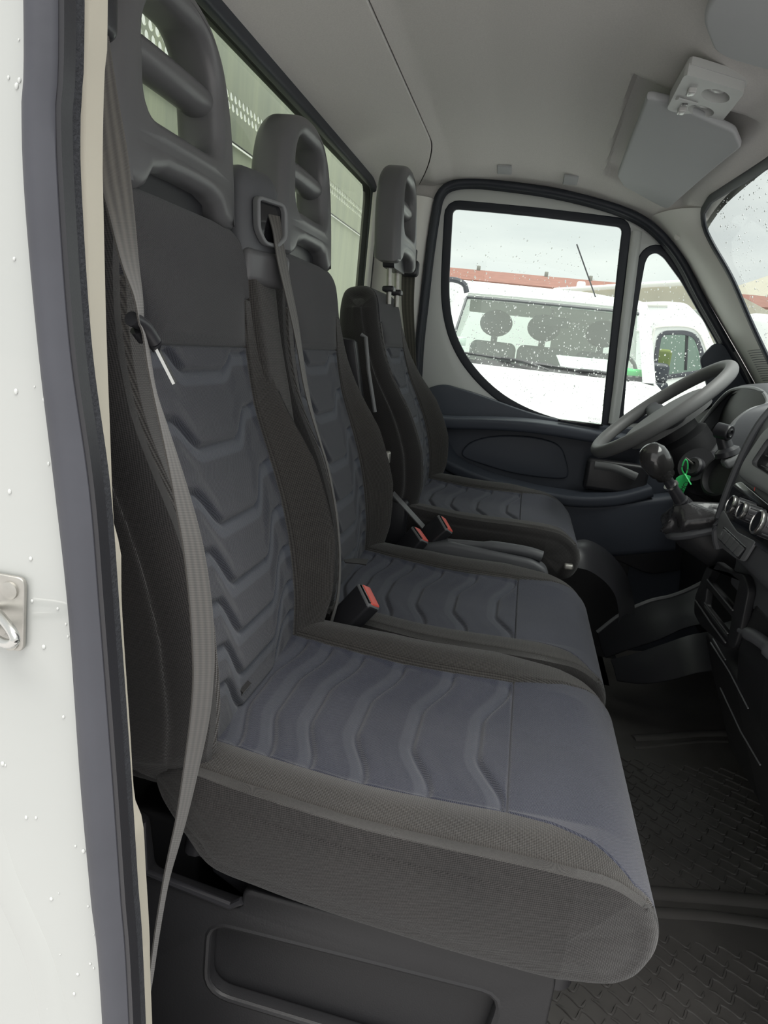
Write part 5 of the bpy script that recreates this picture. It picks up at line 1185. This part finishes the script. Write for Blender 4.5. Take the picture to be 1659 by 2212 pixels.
# aluminium headboard of the load bed, two staggered rows of holes
hbd = thing('load_bed_headboard', (-.80, 2.2, -.2), 'grey green aluminium headboard with two rows of round holes behind the rear window', 'headboard')
ys = np.arange(.62, 4.0, .0262); zr = (1.589, 1.567)
def holes_strip():
    mb = MB(); z0, z1 = 1.552, 1.604; c = .0262; R = .0098; n = 12
    for row, (za, zb, off) in enumerate(((1.578, 1.604, 0.0), (1.552, 1.578, .0131))):
        for y in ys:
            cy = y + off; cz = (za + zb) / 2 + (-.002 if row == 0 else .002); sq = []; ci = []
            for k in range(n):
                a = 2 * math.pi * k / n + math.pi / 4; d = max(abs(math.cos(a)), abs(math.sin(a)))
                sq.append((cy + math.cos(a) / d * c / 2, (za + zb) / 2 + math.sin(a) / d * (zb - za) / 2)); ci.append((cy + math.cos(a) * R, cz + math.sin(a) * R))
            vs = [(-.80, p[0], p[1]) for p in sq] + [(-.80, p[0], p[1]) for p in ci] + [(-.803, p[0], p[1]) for p in ci]
            fs = [(k, (k + 1) % n, n + (k + 1) % n, n + k) for k in range(n)] + [(n + k, n + (k + 1) % n, 2 * n + (k + 1) % n, 2 * n + k) for k in range(n)]
            mb.add(vs, fs)
    return mb
part('perforated_strip', holes_strip(), 'alu', hbd, smooth=None, fix=False)
mb = MB(); mb.add([(-.80, .5, 1.604), (-.80, 4.05, 1.604), (-.80, 4.05, 2.05), (-.80, .5, 2.05)], [(0, 1, 2, 3)]); mb.add([(-.80, .5, 1.493), (-.80, 4.05, 1.493), (-.80, 4.05, 1.552), (-.80, .5, 1.552)], [(0, 1, 2, 3)])
part('upper_sheet', mb, 'alu', hbd, fix=False)
mb = MB(); mb.rbox((-.815, 2.28, .70), (.024, 3.55, 1.576), .004, n=2); part('lower_panel', mb, 'alu', hbd)
mb = MB(); mb.tube([(-.797, .5, 1.490), (-.797, 4.05, 1.490)], .0022, 6); part('joint', mb, 'dash', hbd)

def van_front(root, cx, y, zs, w, col='vanwhite'):
    """cab of a panel van facing the camera; x across, y away, window sill at zs"""
    hw = w / 2
    def ring(z, yy, h, c=.25):
        pts = []
        for k in range(25):
            t = -1 + 2 * k / 24; xx = h * math.copysign(abs(t) ** .9, t); pts.append((cx + xx, yy + c * abs(t) ** 3.2, z))
        return pts
    G = [ring(gz + .45, y - .75, hw), ring(zs - .55, y - .80, hw), ring(zs - .22, y - .66, hw * .985), ring(zs - .08, y - .42, hw * .95), ring(zs - .015, y - .12, hw * .92)]
    mb = MB(); mb.grid(G); part('bonnet', mb, col, root, smooth=60, fix=False)
    zt = zs + .545; sk = [ring(zs - .015, y - .10, hw * .92, .22), ring(zt + .02, y + .42, hw * .84, .16)]
    ro = [ring(zt, y + .40, hw * .84, .16), ring(zt + .09, y + .62, hw * .82, .10), ring(zt + .15, y + 1.2, hw * .80, .0), ring(zt + .16, y + 2.4, hw * .80, 0)]
    mb = MB(); mb.grid(ro); part('roof', mb, col, root, smooth=60, fix=False)
    # windscreen frame: border band, glass
    def WP(u, v, o=0):
        a = np.array(sk[0][12]) ; k = (u + 1) / 2 * 24; i = min(int(k), 23); f = k - i
        p0 = np.array(sk[0][i]) * (1 - f) + np.array(sk[0][i + 1]) * f; p1 = np.array(sk[1][i]) * (1 - f) + np.array(sk[1][i + 1]) * f
        p = p0 * (1 - v) + p1 * v; return p + np.array((0, -o, o * .5))
    def patch(u0, u1, v0, v1, o, name, m, nu=24, nv=6):
        mb = MB(); mb.grid([[WP(u0 + (u1 - u0) * i / nu, v0 + (v1 - v0) * j / nv, o) for j in range(nv + 1)] for i in range(nu + 1)]); return part(name, mb, m, root, smooth=60, fix=False)
    patch(-1, -.86, 0, 1, 0, 'windscreen_pillar', col, 4); patch(.86, 1, 0, 1, 0, 'windscreen_pillar', col, 4)
    patch(-.86, .86, .90, 1.0, 0, 'windscreen_header', 'vanint'); patch(-.86, .86, .0, .07, 0, 'scuttle', 'blackm')
    patch(-.865, .865, .05, .95, .0, 'windscreen', 'skyhazeglass')
    mb = MB(); mb.tube([WP(u, v, .003) for u, v in [(-.86, .05), (-.86, .92)] ] , .012, 6); mb.tube([WP(-.86 + 1.72 * k / 12, .93, .003) for k in range(13)], .014, 6); part('windscreen_seal', mb, 'dash', root)
    # side panels and inside
    for s_ in (-1, 1):
        mb = MB(); mb.add([(cx + s_ * hw, y - .55, gz + .3), (cx + s_ * hw, y + 2.4, gz + .3), (cx + s_ * hw, y + 2.4, zs), (cx + s_ * hw, y - .40, zs - .2)], [(0, 1, 2, 3)])
        mb.add([(cx + s_ * hw * .93, y + 1.3, zs - .02), (cx + s_ * hw, y + 2.4, zs), (cx + s_ * hw * .80, y + 2.4, zt + .16), (cx + s_ * hw * .80, y + 1.2, zt + .15)], [(0, 1, 2, 3)])
        part('body_side', mb, col, root, fix=False)
    mb = MB(); mb.add([(cx - hw * .9, y + .0, zs - .02), (cx + hw * .9, y + .0, zs - .02), (cx + hw * .9, y + .55, zs + .0), (cx - hw * .9, y + .55, zs + .0)], [(0, 1, 2, 3)]); part('dash_top', mb, 'dash', root, fix=False)
    mb = MB(); mb.rbox((cx + .30, y + 1.62, zs + .2), (.45, .03, .9), .02); mb.rbox((cx, y + 1.60, zs - .20), (w * .9, .04, .5), .02); mb.rbox((cx, y + 1.60, zt + .02), (w * .8, .04, .2), .02); part('bulkhead', mb, 'vanint', root)
    for k, sx in enumerate((-.47, -.02, .52)):
        mb = MB(); mb.rbox((cx + sx, y + 1.15, zs - .02), (.44, .16, .42), .07, n=3); part('seat_back', mb, 'rubber', root)
        mb = MB(); mb.sphere((cx + sx, y + 1.15, zs + .36), (.155, .07, .125), 18, 12); mb.tube([(cx + sx, y + 1.15, zs + .1), (cx + sx, y + 1.15, zs + .3)], .03, 8); part('headrest', mb, 'rubberd', root)
    mb = MB(); mb.rbox(WP(.02, .80, -.12), (.30, .03, .085), .03, n=3); mb.tube([WP(.02, .92, -.06), WP(.02, .80, -.12)], .012, 6); part('rear_view_mirror', mb, 'black', root)
    for (u0, v0, u1, v1) in ((.04, .0, -.34, .10), (.72, -.02, .28, .06)):
        mb = MB(); P_ = [WP(u0, v0, .03), WP((u0 + u1) / 2, (v0 + v1) / 2 + .02, .04), WP(u1, v1, .02)]
        mb.tube(catmull(P_, 5), .010, 6); c = WP(u1, v1, .012); L_ = WP(u1 + .40, v1 - .015, .012); L2 = WP(u1 - .40, v1 + .02, .012); mb.tube([L_, c, L2], .009, 6); part('wiper', mb, 'black', root)
    mb = MB(); mb.tube([(0.5297,6.7000,1.5498), (0.2783,6.9000,2.0535)], .006, 6); mb.rbox([(0.5490,6.7000,1.5283)][0], (.16, .10, .05), .015, n=2); part('aerial', mb, 'black', root)
    mb = plate_mb([(cx + .14, y - .0), (cx + .62, y - .02), (cx + .56, y + .28), (cx + .10, y + .26)], (), 'XY', 0, .004, fn=lambda a, b, c: (a, b, zs + .03 + c + (b - y) * .35)); part('sheet_of_paper', mb, 'paper', root)
    mb = MB(); mb.rbox(WP(-.77, .30, -.02), (.08, .01, .07), .004, n=1); mb.rbox(WP(-.77, .18, -.02), (.09, .01, .06), .004, n=1); part('windscreen_sticker', mb, 'paper', root)
    mb = MB(); mb.tube([(cx + .62 + .17 * math.cos(a), y + .50, zs + .02 + .17 * math.sin(a)) for a in np.linspace(0, math.pi, 12)], .016, 8); part('steering_wheel', mb, 'rubberd', root)
    mb = MB(); mb.rbox((cx + .70, y + .25, zs + .03), (.22, .12, .10), .03, n=2); part('green_cloth', mb, 'green', root)
VS = .975
v1 = thing('white_van', (.10, 6.2, gz), 'white van facing the driver window, wipers and three headrests visible through its windscreen', 'van')
van_front(v1, .13, 6.0, .965, 1.95)
# far mirror bracket / roof arch of the van at left
mb = MB(); mb.tube(catmull([(-.80, 6.25, 1.50), (-.72, 6.1, 1.585), (-.60, 6.1, 1.57), (-.56, 6.1, 1.50)], 6), .022, 8); part('roof_bow', mb, 'rubber', v1)

v2 = thing('white_van', (3.0, 9.5, gz), 'tall white panel van side-on behind the first, seen through the small quarter window', 'van')
Y2 = 9.0
body = [(p[0], p[2]) for p in [(0.8836,9.0000,1.7274), (1.1573,9.0000,1.7949), (1.4577,9.0000,1.8337), (1.6857,9.0000,1.8349), (1.8944,9.0000,1.6712), (2.0735,9.0000,1.4059), (2.2788,9.0000,1.1413), (2.6349,9.0000,0.9983), (2.9421,9.0000,0.9556)]]
body = [(-1.5, 1.86), (.6, 1.85)] + body[1:] + [(body[-1][0], gz + .3), (-1.5, gz + .3)]
win_ = [(p[0], p[2]) for p in [(1.4671,9.0000,1.4309), (1.5118,9.0000,1.4669), (1.7167,9.0000,1.4932), (1.8333,9.0000,1.4689), (1.9253,9.0000,1.3120), (1.9961,9.0000,1.1095), (1.5060,9.0000,0.9741), (1.4723,9.0000,1.2103)]]
win_ = round_poly(win_, .06, 4)
mb = plate_mb(round_poly(body, .06, 4), [win_], 'XZ', 9.08, .16, .05, 4); part('side_panel', mb, 'vanwhite', v2)
mb = plate_mb(offset_poly(win_, .04), [offset_poly(win_, -.01)], 'XZ', 8.995, .02, .006); part('window_seal', mb, 'rubber', v2)
mb = plate_mb(win_, (), 'XZ', 9.06, .01); part('window', mb, 'vanglass', v2)
mb = MB(); mb.rbox((1.7, 10.0, 1.2), (1.0, .05, 1.3), .02); part('interior', mb, 'vanint', v2)
mb = MB(); mb.tube([p for p in [(1.7535,9.0300,1.4927), (1.8167,9.0300,1.0888)]], .018, 8); part('window_divider', mb, 'black', v2)
dl = [(p[0], 8.99, p[2]) for p in [(1.4108,8.9900,0.8288), (1.3942,8.9900,1.2018), (1.3819,8.9900,1.4637), (1.4342,8.9900,1.5420), (1.8133,8.9900,1.5597), (2.0026,8.9900,1.3202), (2.0785,8.9900,1.1190)]]
mb = MB(); mb.tube(catmull(dl, 6), .012, 6, sy=.5, up=(0, 1, 0)); part('door_line', mb, 'trim', v2)
mb = MB(); mb.rbox((1.56, 9.35, 1.10), (.26, .1, .42), .1, n=3); part('yellow_seat_cover', mb, 'yellow', v2)
mb = MB(); mb.rbox([(1.4297,8.6000,1.0276)][0], (.26, .14, .22), .06, n=3); mb.rbox([(1.4677,8.6000,0.8780)][0], (.22, .14, .12), .05, n=3); mr = part('door_mirror', mb, 'rubberd', v2)
mb = MB(); mb.tube([[(1.2271,8.5000,1.0170)][0], [(1.4178,8.6000,1.0109)][0]], .02, 8); part('mirror_arm', mb, 'rubberd', v2)
for pts in ([(1.1419,8.9950,1.7622), (1.4755,8.9950,1.7890)], [(1.1734,8.9950,1.4738), (1.3484,8.9950,1.4813)]):
    mb = MB(); mb.tube(pts, .022, 6, sy=.4, up=(0, 1, 0)); part('roof_groove', mb, 'trim', v2)
# third white vehicle roof seen low through the windscreen
v3 = thing('white_van', (9, 13.0, gz), 'white van roof low in the corner of the windscreen', 'van')
mb = MB(); c_ = [(3.6464,13.0000,2.0523)][0]; mb.rbox((c_[0] + 2, 13.0, c_[2] - 1.0), (5, 2, 2.0), .15, n=4); part('body', mb, 'vanwhite', v3)
# buildings
b1 = thing('building', (-3, 24, gz), 'long low building with a red tiled roof beyond the parked vans', 'building')
mb = MB(); mb.rbox((-4, 26, 1.15), (30, 6, 3.75), .02, n=1); part('wall', mb, 'wall', b1)
mb = MB(); mb.add([(-20, 22.4, 3.08), (12, 22.4, 3.08), (12, 25, 3.64), (-20, 25, 3.64), (-20, 22.4, 3.02), (12, 22.4, 3.02)], [(0, 1, 2, 3), (4, 5, 1, 0)]); part('roof', mb, 'redroof', b1, fix=False)
mb = MB()
for x in (-2.0, .2, 1.6): mb.rbox((x, 24.9, 3.66), (.12, .12, .22), .03, n=1)
part('roof_vent', mb, 'wall', b1)
b2 = thing('building', (8, 18, gz), 'beige clad shed with a pale gutter behind the second van', 'building')
ea, eb = [np.array(p) for p in [(0.3926,18.2372,2.6400), (3.0183,13.5426,2.6400)]]
mb = MB(); vs = []
for z in (gz, 2.60): vs += [(ea[0], ea[1] + .2, z), (eb[0], eb[1] + .2, z), (eb[0] + 4, 21.8, z), (ea[0], 21.8, z)]
mb.add(vs, [(0, 1, 5, 4), (1, 2, 6, 5), (2, 3, 7, 6), (3, 0, 4, 7), (4, 5, 6, 7)]); part('wall', mb, 'beige', b2)
mb = MB(); mb.tube([ea, eb], .055, 10); part('gutter', mb, 'trim', b2)
c_ = [(0.9391,17.5000,2.6174)][0]; mb = MB(); mb.rbox((c_[0], 17.5, c_[2] - .3), (.19, .19, 1.0), .05, n=2); part('flue', mb, 'paper', b2)
b3 = thing('building', (12, 34, gz), 'distant house gable with a small chimney seen through the windscreen', 'building')
q = [(16.0000,57.1132,6.9793), (16.0000,59.7353,6.4513)]
mb = MB(); mb.rbox((16, 58, 2.5), (6, 20, 6.6), .02, n=1); part('wall', mb, 'beige', b3)
mb = MB(); mb.add([(13, 48, 5.8), (19, 48, 5.8), (16, 48, 8.5), (13, 68, 5.8), (19, 68, 5.8), (16, 68, 8.5)], [(0, 1, 2), (0, 2, 5, 3), (1, 4, 5, 2)]); mb.rbox((15.5, 52, 8.8), (.4, .4, 1), .03, n=1); part('roof', mb, 'beige', b3, fix=False)
